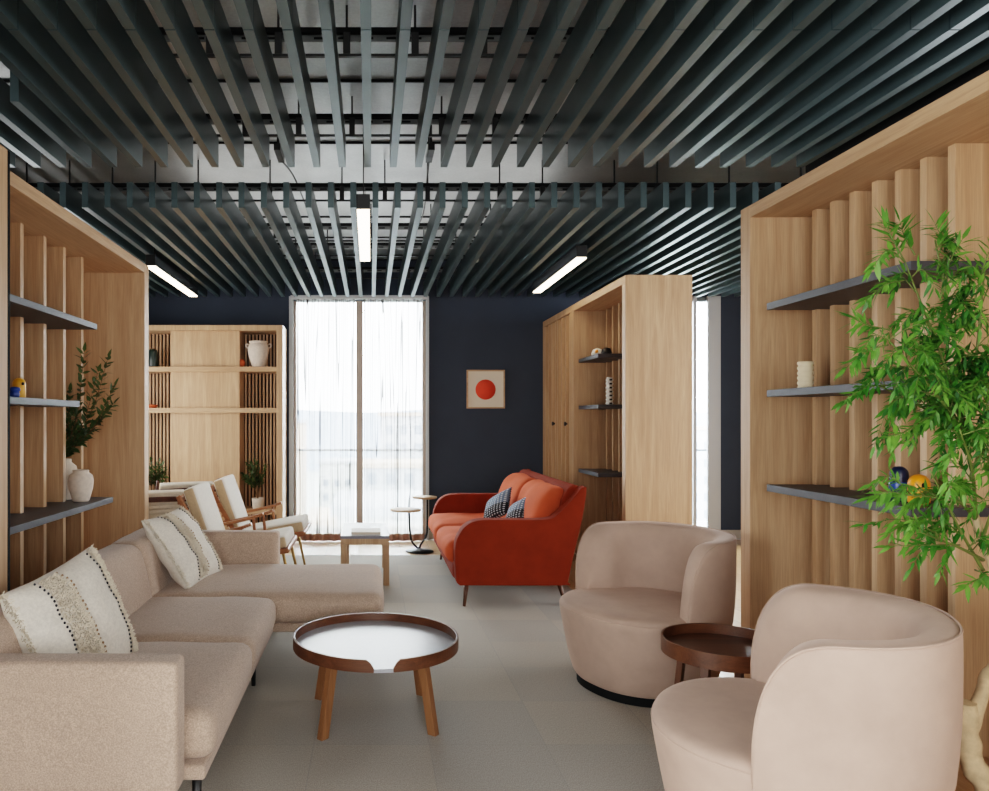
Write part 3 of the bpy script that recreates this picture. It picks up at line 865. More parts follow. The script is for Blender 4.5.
def lounge_parts(root):
    n = 72
    # body with upholstered seat
    bm = NB(); rings = []
    prof = [(.045, .70), (.045, .78), (.052, .795), (.07, .82), (.12, .855), (.20, .895), (.28, .932), (.34, .958), (.385, .975), (.408, .978), (.425, .965),
            (.437, .93), (.443, .86), (.448, .70), (.452, .45), (.454, .2)]
    for z, s in prof:
        rings.append([bm.verts.new((*outline(2*PI*k/n, s), z)) for k in range(n)])
    for a, b_ in zip(rings, rings[1:]):
        for k in range(n):
            f = bm.faces.new((a[k], a[(k+1) % n], b_[(k+1) % n], b_[k])); f.smooth = True
    bm.faces.new(list(reversed(rings[0]))); f = bm.faces.new(rings[-1]); f.smooth = True
    seat = obj('seat', bm, M['velvet'], root, local=True)
    # seam piping round the seat edge
    pts = [(*outline(a, .973), .412) for a in [-1.75+3.5*k/60 for k in range(61)]]
    obj('piping', tube(NB(), pts, .0035, 6), M['velvet'], seat, local=True)
    # wrap-around back
    A, A0 = math.radians(105), math.radians(76)
    m = 96; bm = NB(); rings = []; edge = []
    for i in range(m+1):
        q = -1+2*i/m
        q = math.copysign(1-(1-abs(q))**1.5, q)
        ph = q*A; th = PI+ph
        ap = abs(ph)
        if ap > A0:
            e = (ap-A0)/(A-A0); zt = .395+(.80-.395)*max(0, 1-e**2.6)**(1/2.6)
        else: zt = .80+.0*math.cos(ph)
        zt += .012*math.cos(ph)
        T = .105+.035*min(1, ap/1.6)        # wall thickness, plumper at wings
        if ap > A0: T *= (1-.55*((ap-A0)/(A-A0))**2)
        ring = []
        zb = .30
        zt = max(zt, zb+.09)
        def q3(z, inn):
            s = scale_at(z)+.008
            x, y = outline(th, s)
            r = math.hypot(x, y); r2 = r-inn
            return Vector((x*r2/r, y*r2/r, z))
        hgt = zt-zb
        for k in range(7): ring.append(q3(zb+(hgt-.035)*k/6, -.004*math.sin(PI*k/6)))
        ring.append(q3(zt-.014, .001)); ring.append(q3(zt-.004, .007)); ring.append(q3(zt, .022)); edge.append(q3(zt-.003, .004))
        ring.append(q3(zt-.003, T*.60)); ring.append(q3(zt-.02, T*.84)); ring.append(q3(zt-.05, T*.97))
        zi = min(.40, zt-.07)
        for k in range(1, 8):
            tt = k/7; z = (zt-.05)+(zi-(zt-.05))*tt
            ring.append(q3(z, T*(1+.22*math.sin(PI*tt))))
        rings.append([bm.verts.new(p) for p in ring])
    L = len(rings[0])
    for a, b_ in zip(rings, rings[1:]):
        for k in range(L):
            f = bm.faces.new((a[k], b_[k], b_[(k+1) % L], a[(k+1) % L])); f.smooth = True
    bm.faces.new(rings[0]); bm.faces.new(list(reversed(rings[-1])))
    bmesh.ops.recalc_face_normals(bm, faces=bm.faces)
    back = obj('backrest', bm, M['velvet'], root, local=True)
    obj('piping', tube(NB(), edge, .0035, 6), M['velvet'], back, local=True)
    # plinth
    bm = NB(); r0 = [bm.verts.new((*outline(2*PI*k/n, .77), 0)) for k in range(n)]; r1 = [bm.verts.new((*outline(2*PI*k/n, .77), .045)) for k in range(n)]
    for k in range(n): bm.faces.new((r0[k], r0[(k+1) % n], r1[(k+1) % n], r1[k]))
    bm.faces.new(list(reversed(r0))); bm.faces.new(r1)
    obj('plinth', bm, M['blackmatte'], root, local=True)
def ang(dx, dy): return math.atan2(dy, dx)
A_ = thing('lounge_armchair', 'taupe velvet tub armchair beyond the small tray table, whole chair in view', 'armchair', (1.44, 3.95, 0), ang(-.917, -.40))
lounge_parts(A_)
B_ = copy_tree(A_); B_.location = (1.34, 2.385, 0); B_.rotation_euler = (0, 0, ang(-.89, .45))
B_['label'] = 'taupe velvet tub armchair in the foreground, cut by the bottom edge'

# ------------------------------------------------------------------ rust sofa
R_ = thing('loveseat', 'rust orange velvet loveseat with rounded arms and slim wooden legs', 'sofa', (1.1, 6.5, 0))
prof = [(.66,.178),(.641,.192),(.630,.22),(.622,.36),(.626,.477),(.652,.552),(.705,.62),(.795,.657),(.96,.662),(1.287,.664),(1.377,.702),(1.482,.806),(1.55,.893),(1.575,.900),(1.592,.885),
        (1.556,.656),(1.496,.403),(1.459,.224),(1.445,.195),(1.415,.178)]
def rs_arm(y0, y1):
    # smooth the outline
    pts = spline([(x, 0, z) for x, z in prof+[prof[0]]], 4)[:-1]
    return prism_y(NB(), [(p.x, p.z) for p in pts], y0, y1)
for y0, y1 in ((5.50, 5.63), (7.42, 7.55)):
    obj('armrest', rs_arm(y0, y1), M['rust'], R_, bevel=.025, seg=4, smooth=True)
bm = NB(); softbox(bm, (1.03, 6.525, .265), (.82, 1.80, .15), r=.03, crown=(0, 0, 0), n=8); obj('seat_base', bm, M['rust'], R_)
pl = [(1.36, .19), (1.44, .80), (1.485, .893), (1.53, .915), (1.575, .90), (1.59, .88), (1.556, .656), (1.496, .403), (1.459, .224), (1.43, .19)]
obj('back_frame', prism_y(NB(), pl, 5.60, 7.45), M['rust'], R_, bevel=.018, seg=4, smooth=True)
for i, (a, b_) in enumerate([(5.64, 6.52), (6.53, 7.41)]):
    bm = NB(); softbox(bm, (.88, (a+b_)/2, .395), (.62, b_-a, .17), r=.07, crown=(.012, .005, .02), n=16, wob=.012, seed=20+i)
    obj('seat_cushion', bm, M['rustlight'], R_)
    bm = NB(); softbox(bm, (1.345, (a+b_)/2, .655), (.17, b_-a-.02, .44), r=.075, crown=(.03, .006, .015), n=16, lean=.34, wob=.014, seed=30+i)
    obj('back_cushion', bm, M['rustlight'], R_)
for x0, y0, x1, y1 in ((.70, 5.60, .73, 5.66), (1.47, 5.62, 1.42, 5.68), (.70, 7.48, .73, 7.42), (1.47, 7.48, 1.42, 7.42)):
    obj('leg', tube(NB(), [(x0, y0, 0), (x1, y1, .20)], [.011, .022], 12), M['walnut_z'], R_)

def small_pillow(label, c, rz, tilt, w, h, th, roll):
    o = thing('throw_pillow', label, 'pillow', c)
    o.rotation_mode = 'QUATERNION'
    o.rotation_quaternion = (Matrix.Rotation(rz, 3, 'Z') @ Matrix.Rotation(tilt, 3, 'X') @ Matrix.Rotation(roll, 3, 'Z')).to_quaternion()
    bm = NB(); pillow_mesh(bm, w, h, th, 18, .003, 3); obj('cover', bm, M['indigo'], o, local=True)
    rnd = random.Random(5)
    for s in (-1, 1):
        bm = NB()
        for k in range(14):
            y = (-.46+.92*k/13)*h
            tube(bm, [(s*w/2*.97, y, 0), (s*(w/2+.012), y+rnd.uniform(-.005, .005), rnd.uniform(-.006, .006))], .004, 5)
        obj('tassel_edge', bm, M['dot'], o, local=True)['kind'] = 'stuff'
small_pillow('indigo striped cushion farther back on the rust loveseat', P(497, 507, 6.55), -PI/2+.25, 1.10, .36, .27, .12, .5)
small_pillow('indigo striped cushion nearer the front arm of the rust loveseat', P(518, 513, 6.15), -PI/2+.12, 1.05, .34, .25, .12, .45)

# ------------------------------------------------------------------ low rectangular table + book, C side tables
t = thing('bench_table', 'low rectangular oak table with grey top before the far window', 'table', (-.05, 6.7, 0))
x0, x1, y0, y1 = -.258, .155, 6.30, 7.10
obj('tabletop', box(x0, x1, y0, y1, .395, .42), M['greytop'], t, bevel=.002)
bm = NB(); bx(bm, x0, x1, y0, y0+.03, .345, .395); bx(bm, x0, x1, y1-.03, y1, .345, .395); bx(bm, x0, x0+.03, y0+.03, y1-.03, .345, .395); bx(bm, x1-.03, x1, y0+.03, y1-.03, .345, .395)
obj('apron', bm, M['oak'], t, bevel=.002)
for x in (x0, x1-.05):
    for y in (y0, y1-.05): obj('leg', box(x, x+.05, y, y+.05, 0, .345), M['oak'], t, bevel=.002)
b_ = thing('book', 'closed white book lying on the grey topped table', 'book', (-.05, 6.5, .42))
bm = NB(); bx(bm, -.17, .085, 6.36, 6.60, .421, .4235); bx(bm, -.17, .085, 6.36, 6.60, .4405, .443); bx(bm, -.17, -.166, 6.36, 6.60, .421, .443)
obj('cover', bm, M['paper'], b_)
obj('pages', box(-.165, .081, 6.363, 6.597, .4236, .4404), M['mount'], b_)

t = thing('pedestal_table', 'twin disc side table on a bent black tube beside the window', 'table', (.53, 7.95, 0))
c1, c2 = P(405.5, 509, 7.9), P(424.5, 496.5, 7.98)
for c, r in ((c1, .165), (c2, .133)):
    obj('tabletop', lathe(NB(), [(0, -.02), (r-.006, -.02), (r, -.012), (r, -.002), (r-.003, 0), (0, 0)], c, 40), M['oak_x'], t)
bp = (.53, 7.96)
u = [(c1.x+.04, c1.y, c1.z-.02), (c1.x+.045, c1.y, .25), (c1.x+.065, 7.93, .12), (c1.x+.115, 7.95, .05), (c1.x+.15, 7.95, .035), (c2.x-.04, 7.97, .07), (c2.x+.02, 7.98, .16), (c2.x+.03, 7.98, .3), (c2.x+.03, c2.y, c2.z-.02)]
obj('stand', tube(NB(), spline(u, 8), .011, 10), M['black'], t)
obj('foot', lathe(NB(), [(0, 0), (.15, 0), (.15, .006), (.05, .02), (.02, .034), (0, .034)], (c2.x-.055, 7.95, 0), 40), M['black'], t)

# ------------------------------------------------------------------ wooden easy chairs
def side_tan(bm):
    bm.normal_update()
    for f in bm.faces:
        if abs(f.normal.y) > .75: f.material_index = 1

def easy_chair(root, dark=False):
    mt = M['darkteak'] if dark else M['teak']; w = .54
    # local: faces +x ; y width ; near side is -y
    bm = NB(); softbox(bm, (0, 0, 0), (.56, w, .09), r=.022, crown=(.004, .004, .01), n=10)
    bmesh.ops.rotate(bm, verts=bm.verts, cent=(0, 0, 0), matrix=Matrix.Rotation(-math.radians(11), 3, 'Y')); bmesh.ops.translate(bm, verts=bm.verts, vec=(.08, 0, .445))
    side_tan(bm); obj('seat_cushion', bm, [M['white_cushion'], M['side_cushion']], root, local=True)
    bm = NB(); softbox(bm, (0, 0, 0), (.085, w, .50), r=.020, crown=(.008, .002, .004), n=10)
    bmesh.ops.rotate(bm, verts=bm.verts, cent=(0, 0, 0), matrix=Matrix.Rotation(-math.radians(19), 3, 'Y')); bmesh.ops.translate(bm, verts=bm.verts, vec=(-.295, 0, .655))
    side_tan(bm); obj('back_cushion', bm, [M['white_cushion'], M['side_cushion']], root, local=True)
    for s in (-1, 1):
        y = s*(w/2+.03)
        bm = NB(); pts = spline([(-.37, y, .53), (-.20, y, .555), (0, y, .60), (.10, y, .635)], 5)
        for a, b2 in zip(pts, pts[1:]): bar(bm, a, b2+(b2-a)*.1, .055, .024)
        obj('armrest', bm, mt, root, local=True, bevel=.006)
        bm = NB(); bar(bm, (.04, y, .41), (.02, y, .60), .020, .024); obj('arm_support', bm, mt, root, local=True, bevel=.006)
        bm = NB(); bar(bm, (-.17, y, .36), (-.44, y, .84) if not dark else (-.47, y, .93), .028, .035); obj('back_post', bm, mt, root, local=True, bevel=.006)
        bm = NB(); bar(bm, (-.22, y, .37), (.36, y, .44), .028, .04); obj('side_rail', bm, mt, root, local=True, bevel=.006)
        obj('leg', tube(NB(), [(.33, y, .0), (.24, y, .42)], [.010, .014], 10), M['brass'] if not dark else mt, root, local=True)
        obj('leg', tube(NB(), [(-.40, y, .0), (-.22, y, .40)], [.011, .016], 10), M['brass'] if not dark else mt, root, local=True)
    bm = NB(); bar(bm, (.36, -w/2-.05, .44), (.36, w/2+.05, .44), .035, .035); obj('front_rail', bm, mt, root, local=True, bevel=.008)
    bm = NB()
    for k in range(9):
        q = k/8.5; bar(bm, (-.24-.185*q, -w/2-.02, .42+.36*q), (-.24-.185*q, w/2+.02, .42+.36*q), .012, .018)
    obj('back_slats', bm, M['white_cushion'] if dark else mt, root, local=True)
    bm = NB(); zr = .80 if not dark else .82
    pts = spline([(-.43, -w/2-.04, zr), (-.455, 0, zr+.01), (-.43, w/2+.04, zr)], 5)
    for a, b2 in zip(pts, pts[1:]): bar(bm, a, b2+(b2-a)*.1, .025, .045)
    obj('top_rail', bm, mt, root, local=True, bevel=.006)
G = 'wooden easy chairs by the window'
c1_ = thing('easy_chair', 'white cushioned wooden easy chair just behind the sofa arm', 'chair', (-.98, 5.78, 0), 0)
easy_chair(c1_)
c2_ = copy_tree(c1_); c2_.location = (-.93, 6.60, 0); c2_['label'] = 'white cushioned wooden easy chair farther back, nearest the display unit plant'
c3_ = thing('easy_chair', 'dark wooden easy chair seen from behind next to the left bookcase edge', 'chair', (-1.90, 6.34, 0), PI/2+.45)
easy_chair(c3_, True)
c4_ = copy_tree(c3_); c4_.location = (-1.84, 7.16, 0); c4_.rotation_euler = (0, 0, PI/2+.45); c3_.scale = c4_.scale = (.92, .92, .92); c4_['label'] = 'dark wooden easy chair seen from behind, before the display unit centre panel'
for c_ in (c1_, c2_, c3_, c4_): c_['group'] = G

# ------------------------------------------------------------------ ornaments
def vase(name, label, c, prof, mat, cat='vase'):
    o = thing(name, label, cat, c); obj('body', lathe(NB(), prof, c, 40), mat, o); return o
# left bookcase, bottom shelf
z = .887
p = Vector((-1.83, 4.70, z))
vase('vase', 'small rough pale vase in front on the lower left shelf', p, [(0, 0), (.045, 0), (.052, .01), (.072, .08), (.077, .13), (.07, .165), (.048, .182), (.05, .196), (.044, .2), (.036, .19), (.04, .17), (0, .05)], M['stone2'])
p2 = Vector((-1.985, 4.82, z))
vase('vase', 'taller pale vase holding green branches on the lower left shelf', p2, [(0, 0), (.05, 0), (.06, .01), (.08, .10), (.085, .17), (.075, .215), (.045, .24), (.045, .262), (.038, .264), (.034, .24), (.06, .2), (0, .08)], M['stone'])

def leaf(bm, p, d, up, L, W, bend=.15, mi=0):
    d = d.normalized(); s = d.cross(up)
    if s.length < 1e-3: s = d.cross(Vector((1, 0, 0)))
    s.normalize(); n_ = s.cross(d)
    pts = [(0, 0), (.3, .42), (.6, .38), (1, 0)]
    c0 = bm.verts.new(p); cm1 = bm.verts.new(p+d*L*.3-n_*W*.10-n_*bend*L*.09); cm2 = bm.verts.new(p+d*L*.65-n_*W*.08-n_*bend*L*.4)
    ce = bm.verts.new(p+d*L-n_*bend*L)
    l1 = bm.verts.new(p+d*L*.3+s*W*.5-n_*bend*L*.09); l2 = bm.verts.new(p+d*L*.65+s*W*.38-n_*bend*L*.4)
    r1 = bm.verts.new(p+d*L*.3-s*W*.5-n_*bend*L*.09); r2 = bm.verts.new(p+d*L*.65-s*W*.38-n_*bend*L*.4)
    for f in ((c0, l1, cm1), (c0, cm1, r1), (l1, l2, cm2, cm1), (r1, cm1, cm2, r2), (l2, ce, cm2), (cm2, ce, r2)):
        fc = bm.faces.new(f); fc.smooth = True; fc.material_index = mi

def spray(bmS, bmL, pts, r0, nl, L, W, rnd, start=.25, spread=1.0, pair=True, mis=(0,), droop=.2, n=8):
    sp = spline(pts, n); N = len(sp)
    tube(bmS, sp, [r0*(1-.75*i/(N-1)) for i in range(N)], 5)
    for i in range(nl):
        q = start+(1-start)*(i+.5)/nl
        k = min(N-2, int(q*(N-1))); p = sp[k].lerp(sp[k+1], q*(N-1)-k); t_ = (sp[k+1]-sp[k]).normalized()
        side = Vector((rnd.uniform(-1, 1), rnd.uniform(-1, 1), rnd.uniform(-1, 1)))
        side = (side-t_*side.dot(t_)).normalized()
        for s in ((1, -1) if pair else (1,)):
            d = t_*rnd.uniform(.4, 1.0)+side*s*spread*rnd.uniform(.5, 1.1)+Vector((0, 0, -droop*rnd.random()))
            up = Vector((rnd.uniform(-.5, .5), rnd.uniform(-.9, .1), 1))
            leaf(bmL, p, d, up, L*rnd.uniform(.65, 1.15), W*rnd.uniform(.7, 1.1), rnd.uniform(0, .25), rnd.choice(mis))
    t_ = (sp[-1]-sp[-2]); leaf(bmL, sp[-1], t_, Vector((0, -.5, 1)), L, W, .1, mis[0])

# olive branches in the tall vase
rnd = random.Random(11)
t = thing('olive_branches', 'leafy green branches standing in the taller pale vase', 'branches', (p2.x, p2.y, z+.26))
bS, bL = NB(), NB(); base = Vector((p2.x, p2.y, z+.12))
for tip, mid in (((84, 352), (78, 410)), ((108, 358), (92, 410)), ((114, 386), (95, 425)), ((113, 404), (90, 432)), ((70, 392), (68, 430)), ((92, 425), (78, 440)), ((74, 410), (70, 440)), ((98, 372), (84, 420))):
    d = 4.80+rnd.uniform(-.12, .10)
    spray(bS, bL, [base, Vector((p2.x+rnd.uniform(-.01, .01), p2.y, z+.26)), P(mid[0], mid[1], 4.8), P(tip[0], tip[1], d)], .0045, 24, .066, .030, rnd, .36, .9, True)
obj('stems', bS, M['twig'], t); q = obj('leaves', bL, M['leafolive'], t); q['kind'] = 'stuff'

# small figures
def capsule(bm, c, r, h, n=20, mi=0):
    lathe(bm, [(0, 0), (r*.9, 0), (r, .01), (r, h-r)]+[(r*math.cos(a), h-r+r*math.sin(a)) for a in (.3, .6, .9, 1.2)]+[(0, h)], c, n, mi=mi)
    return bm
c = P(19, 396, 3.95); c.z = 1.512
t = thing('figurine', 'yellow rounded ceramic figurine with dark dot on the middle left shelf', 'figurine', c)
obj('body', capsule(NB(), c, .034, .112), M['yellow'], t)
obj('eye', capsule(NB(), (c.x+.030, c.y-.02, c.z+.072), .007, .016, 10), M['black'], t)
c = P(14.5, 396, 3.83); c.z = 1.512
t = thing('figurine', 'small blue ceramic figurine in front of the yellow one', 'figurine', c)
obj('body', lathe(NB(), [(0, 0), (.022, 0), (.026, .02), (.022, .035), (.03, .04), (.026, .055), (0, .06)], c, 20), M['blue'], t)
# right shelves
c = Vector((2.14, 3.62, 1.555)); c.x = (805.5-CX)*3.62/F
t = thing('candle_holder', 'ivory ribbed cylinder with scalloped side on the middle right shelf', 'vase', c)
prof_ = [(0, 0), (.036, 0)]
for k in range(5): prof_ += [(.036, .006+k*.024), (.030, .013+k*.024), (.036, .022+k*.024)]
prof_ += [(.034, .128), (.028, .128), (.028, .06), (0, .06)]
obj('body', lathe(NB(), prof_, c, 32), M['ivory'], t)
c = Vector((0, 3.05, 1.067)); c.x = (899-CX)*3.05/F
t = thing('figurine', 'dark blue cylindrical ornament on the lower right shelf', 'figurine', c)
obj('body', capsule(NB(), c, .034, .145), M['deepblue'], t)
obj('band', lathe(NB(), [(.0345, .05), (.036, .055), (.036, .075), (.0345, .08)], c, 24), M['blue'], t)
c = Vector((0, 2.96, 1.067)); c.x = (919-CX)*2.96/F
t = thing('figurine', 'orange rounded ornament beside the dark blue one, lower right shelf', 'figurine', c)
obj('body', capsule(NB(), c, .038, .118), M['orange'], t)
obj('eye', capsule(NB(), (c.x-.01, c.y-.040, c.z+.07), .007, .016, 10), M['black'], t)
# mid bookcase ornaments
c = Vector((2.15, 7.08, 2.0)); 
t = thing('figurine', 'black and white rounded figurine on the top shelf behind rust sofa', 'figurine', c)
obj('body', lathe(NB(), [(0, 0), (.045, 0), (.055, .03), (.04, .07), (0, .085)], (c.x, c.y, c.z), 20), M['white'], t)
obj('cap', lathe(NB(), [(0, 0), (.04, 0), (.05, .03), (.035, .07), (0, .08)], (c.x+.055, c.y-.10, c.z), 20), M['black'], t)
obj('nose', lathe(NB(), [(0, 0), (.02, .01), (.012, .03), (0, .035)], (c.x-.02, c.y-.045, c.z+.03), 12), M['orange'], t)
c = Vector((0, 6.84, 1.54)); c.x = (609.5-CX)*6.84/F
t = thing('totem_ornament', 'tall black and white stacked totem on the middle shelf behind rust sofa', 'ornament', c)
for k in range(7):
    o_ = obj('segment', lathe(NB(), [(0, 0), (.026, 0), (.036, .012), (.026, .024), (.026, .036), (0, .036)], (c.x, c.y, c.z+k*.036), 20), M['white' if k % 2 else 'white'], t)
    obj('inlay', box(c.x-.012, c.x+.012, c.y-.038, c.y-.02, c.z+k*.036+.004, c.z+k*.036+.02), M['black'], o_)
# display unit ornaments
c = P(258.5, 366, 8.42); c.z = 1.995
t = vase('urn', 'big pale two handled urn on the top shelf of the display unit', c, [(0, 0), (.07, 0), (.075, .01), (.11, .13), (.122, .21), (.105, .255), (.095, .27), (.108, .29), (.10, .295), (.085, .28), (.09, .25), (0, .1)], M['stone2'])
for s in (-1, 1):
    obj('handle', tube(NB(), spline([(c.x+s*.108, c.y, c.z+.255), (c.x+s*.137, c.y, c.z+.262), (c.x+s*.142, c.y, c.z+.235), (c.x+s*.118, c.y, c.z+.22)], 5), .009, 8), M['stone2'], t)
c = P(241, 366, 8.42); c.z = 1.995
t = thing('ornament', 'small terracotta ball ornament beside the pale urn', 'ornament', c)
obj('body', lathe(NB(), [(.05*math.sin(a), .048-.048*math.cos(a)) for a in [PI*k/14 for k in range(15)]], c, 24), M['terracotta'], t)
c = P(153, 366, 8.42); c.z = 1.995
vase('bottle', 'dark green rounded bottle at left end of the display unit top shelf', c, [(0, 0), (.055, 0), (.058, .01), (.058, .16), (.045, .195), (.02, .21), (0, .212)], M['darkgreen'], 'bottle')
c = P(152.5, 407, 8.42); c.z = 1.535
t = thing('ornament', 'small terracotta dish at left end of the display unit second shelf', 'ornament', c)
obj('body', lathe(NB(), [(0, 0), (.04, 0), (.06, .035), (.055, .04), (0, .012)], c, 24), M['terracotta'], t)

def potted(label, cpx, cpy, sz, spread, htip, nst, left=False, mid='leafolive'):
    c = P(cpx, cpy, 8.42); c.z = sz
    rnd = random.Random(int(cpx))
    t = thing('potted_shrub', label, 'plant', c)
    obj('pot', lathe(NB(), [(0, 0), (.055, 0), (.062, .01), (.07, .12), (.064, .12), (.058, .10), (0, .10)], c, 28), M['stone'], t)
    bS, bL = NB(), NB()
    for k in range(nst):
        a = rnd.uniform(-1, 1); h = htip*rnd.uniform(.55, 1)
        top = Vector((c.x+a*spread, max(8.30-.1, c.y+rnd.uniform(-.15, .10)), c.z+.12+h))
        top.y = min(top.y, 8.6)
        mid_ = Vector((c.x+a*spread*.35, c.y, c.z+.12+h*.55))
        spray(bS, bL, [(c.x, c.y, c.z+.09), mid_, top], .004, 12, .06, .026, rnd, .4, 1.0)
    obj('stems', bS, M['twig'], t); q = obj('leaves', bL, M[mid], t); q['kind'] = 'stuff'
potted('potted green shrub in pale pot at right end of the display unit', 258, 511, .40, .16, .42, 12)
potted('potted green shrub half hidden at left end of the display unit', 153, 511, .40, .16, .44, 12)

# ------------------------------------------------------------------ large leafy plant, right foreground
t = thing('potted_tree', 'tall bright green leafy plant with twisted pale trunk at right edge', 'plant', (1.93, 2.28, 0))
pc = (1.98, 2.20)
obj('pot', lathe(NB(), [(0, 0), (.13, 0), (.14, .01), (.17, .20), (.17, .215), (.155, .215), (.15, .18), (0, .18)], (pc[0]-.12, pc[1], 0), 40), M['potdark'], t)
bm = NB()
tr = spline([(pc[0]-.12, pc[1], .17), P(985, 786, 2.22), P(973, 765, 2.24), P(967.5, 742, 2.25), P(966.5, 722, 2.25), P(965, 702, 2.25)], 8)
tube(bm, tr, [.031+.003*math.sin(i*.6) for i in range(len(tr))], 12)
tr2 = spline([P(968, 730, 2.25), P(977, 705, 2.25), P(987, 680, 2.26), P(996, 655, 2.27), P(1000, 610, 2.28), P(990, 560, 2.28), P(976, 520, 2.28), P(968, 470, 2.28), P(964, 440, 2.28)], 8)
N = len(tr2); tube(bm, tr2, [.024-.0195*i/(N-1)+.002*math.sin(i*.45) for i in range(N)], 12)
for v in bm.verts:
    v.co += Vector((mnoise.noise(v.co*22), mnoise.noise(v.co*22+Vector((9, 0, 0))), mnoise.noise(v.co*22+Vector((0, 9, 0)))))*.006
obj('trunk', bm, M['bark'], t)
rnd = random.Random(21)
bS, bL = NB(), NB()
mains = [  # (start, mid, tip) of limbs, survey points with depth
    ((964, 440, 2.28), (950, 380, 2.24), (905, 262, 2.15)), ((964, 440, 2.28), (958, 360, 2.28), (935, 240, 2.25)),
    ((966, 450, 2.28), (975, 370, 2.25), (985, 265, 2.2)), ((964, 440, 2.28), (945, 405, 2.2), (880, 330, 2.1)),
    ((964, 440, 2.28), (935, 415, 2.3), (878, 385, 2.25)), ((970, 480, 2.28), (985, 430, 2.2), (1000, 340, 2.2)),
    ((976, 520, 2.28), (955, 500, 2.2), (905, 495, 2.12)), ((983, 570, 2.28), (960, 530, 2.2), (930, 470, 2.15)),
    ((980, 545, 2.28), (995, 500, 2.2), (1010, 430, 2.1)), ((976, 520, 2.28), (972, 470, 2.18), (960, 430, 2.1)),
    ((983, 560, 2.28), (960, 548, 2.2), (915, 530, 2.15))]
for i, (a, b2, c_) in enumerate(mains):
    pa, pb, pc_ = P(*a), P(*b2), P(*c_)
    sp = spline([pa, pb, pc_], 8); N = len(sp)
    tube(bS, sp, [.006-.004*k/(N-1) for k in range(N)], 6)
    nb = 24 if i < 6 else 8
    for k in range(nb):
        q = .30+.70*(k+.5)/nb; s0 = sp[int(q*(N-1))]
        dirn = Vector((rnd.gauss(-.35, .8), rnd.gauss(-.1, .5), rnd.gauss(.15, .55))).normalized()
        Ls = rnd.uniform(.06, .15)
        e = s0+dirn*Ls; m_ = s0+dirn*Ls*.5+Vector((0, 0, .02))
        e.z -= .035
        spray(bS, bL, [s0, m_, e], .0020, 10, .047, .0105, rnd, .2, .85, True, (0, 0, 1) if i < 6 else (0,), .35, 4)
# hand-placed drooping sprays at the silhouette
for (a, b2, c_) in [((905, 262, 2.15), (888, 250, 2.12), (872, 268, 2.1)), ((905, 262, 2.15), (893, 240, 2.14), (884, 222, 2.14)), ((915, 255, 2.16), (905, 238, 2.16), (900, 222, 2.16)),
                    ((905, 280, 2.15), (885, 285, 2.12), (866, 300, 2.1)), ((890, 330, 2.1), (868, 325, 2.08), (852, 318, 2.06)), ((888, 345, 2.12), (865, 352, 2.1), (846, 368, 2.08)),
                    ((890, 385, 2.25), (865, 388, 2.2), (842, 402, 2.15)), ((930, 415, 2.2), (905, 432, 2.15), (888, 436, 2.1)), ((905, 495, 2.12), (888, 492, 2.1), (870, 497, 2.1)),
                    ((950, 540, 2.2), (905, 520, 2.15), (864, 524, 2.1)), ((960, 545, 2.2), (930, 545, 2.15), (888, 546, 2.1)), ((975, 570, 2.28), (985, 575, 2.2), (966, 585, 2.15)),
                    ((940, 300, 2.2), (950, 262, 2.2), (962, 240, 2.2)), ((975, 300, 2.2), (985, 262, 2.2), (995, 240, 2.2)), ((935, 250, 2.2), (942, 240, 2.2), (935, 224, 2.2))]:
    spray(bS, bL, [P(*a), P(*b2), P(*c_)], .0026, 12, .056, .0125, rnd, .15, .8, True, (0,), .3, 5)
obj('stems', bS, M['stem'], t); q = obj('leaves', bL, [M['leaf'], M['leafdark']], t); q['kind'] = 'stuff'

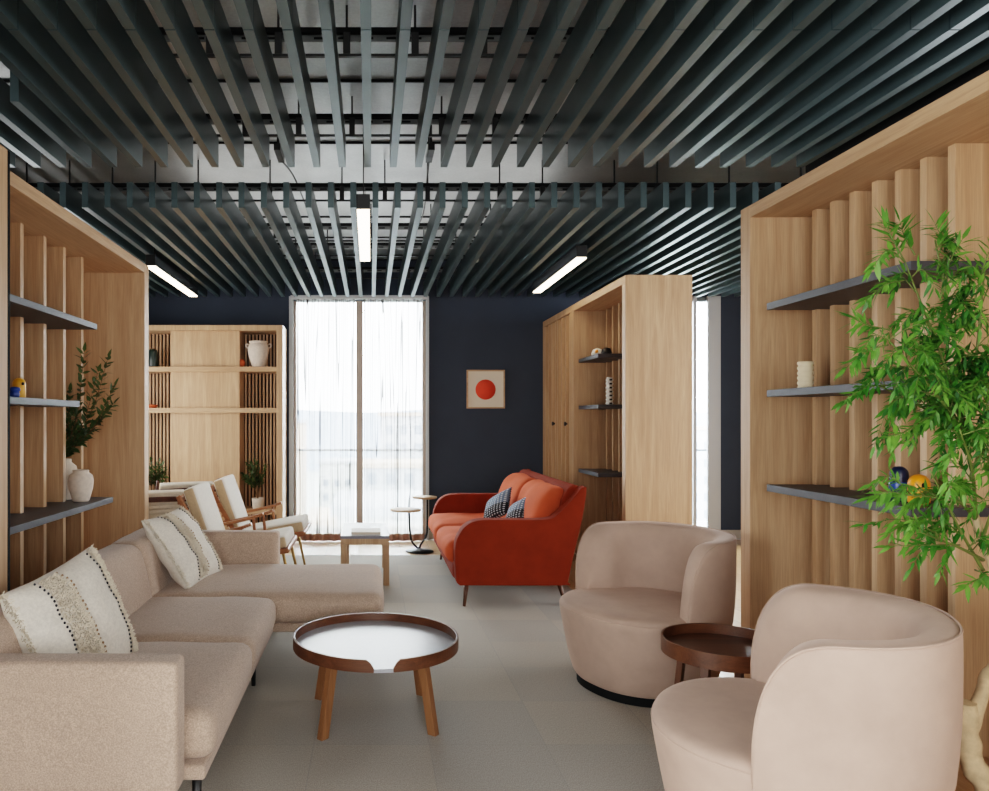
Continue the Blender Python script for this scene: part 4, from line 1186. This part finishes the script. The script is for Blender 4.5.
# ------------------------------------------------------------------ light
w = bpy.data.worlds.new('overcast'); scene.world = w; w.use_nodes = True; nt = w.node_tree
bg = nt.nodes['Background']
tc = nt.nodes.new('ShaderNodeTexCoord'); sp = nt.nodes.new('ShaderNodeSeparateXYZ'); nt.links.new(tc.outputs['Generated'], sp.inputs[0])
c = ramp(nt, sp.outputs['Z'], [(0, (.86, .90, .96, 1)), (.25, (.95, .97, 1, 1)), (1, (1, 1, 1, 1))])
nt.links.new(c, bg.inputs['Color']); bg.inputs['Strength'].default_value = 60.0

def area(name, loc, rot, sx, sy, e, col=(1, 1, 1), portal=False):
    l = bpy.data.lights.new(name, 'AREA'); l.shape = 'RECTANGLE'; l.size = sx; l.size_y = sy; l.energy = e; l.color = col
    o = bpy.data.objects.new(name, l); COL.objects.link(o); o.location = loc; o.rotation_euler = rot
    if portal: l.cycles.is_portal = True
    return o
area('portal', ((W1[0]+W1[1])/2, WY+.16, 1.5), (-PI/2, 0, 0), 1.6, 3.0, 1, portal=True)
area('portal', ((W2[0]+W2[1])/2, WY+.16, 1.5), (-PI/2, 0, 0), .8, 3.0, 1, portal=True)
area('window_light', (.2, YB+.1, 1.7), (PI/2, 0, 0), 4.2, 2.4, 230, (1, .97, .93))
area('window_light_right', (4.9, 4.6, 1.6), (PI/2, 0, PI/2), 3.5, 2.2, 190, (.97, .98, 1))

area('fill_light_left', (-3.0, .1, 1.25), (PI/2-.12, 0, -PI/2), 2.2, 1.9, 340, (1, .98, .95))  # added fill for the right bookcase fronts; no window in this wall
area('fill_light_side', (3.6, .2, 1.7), (PI/2, 0, PI/2), 2.2, 2.4, 110, (1, .98, .96))  # added fill from the right, lifts left bookcase edges and sofa; not a window
area('fill_light_far_left', (-3.1, 6.9, 1.3), (PI/2-.1, 0, -PI/2), 2.0, 1.8, 75, (1, .98, .96))  # added fill to brighten display unit and easy chairs; the wall here is solid
area('ceiling_fill_light', (.0, 6.7, 3.0), (PI, 0, 0), 3.0, 2.6, 26, (1, .97, .93))  # unseen lamp added over the baffles to brighten the far deck, no fixture
scene.view_settings.view_transform = 'Filmic'
scene.view_settings.look = 'Medium High Contrast'
scene.view_settings.exposure = .0
scene.cycles.use_denoising = True
scene.cycles.max_bounces = 8; scene.cycles.diffuse_bounces = 4; scene.cycles.transparent_max_bounces = 12
scene.cycles.caustics_reflective = False; scene.cycles.caustics_refractive = False
scene.cycles.sample_clamp_indirect = 6
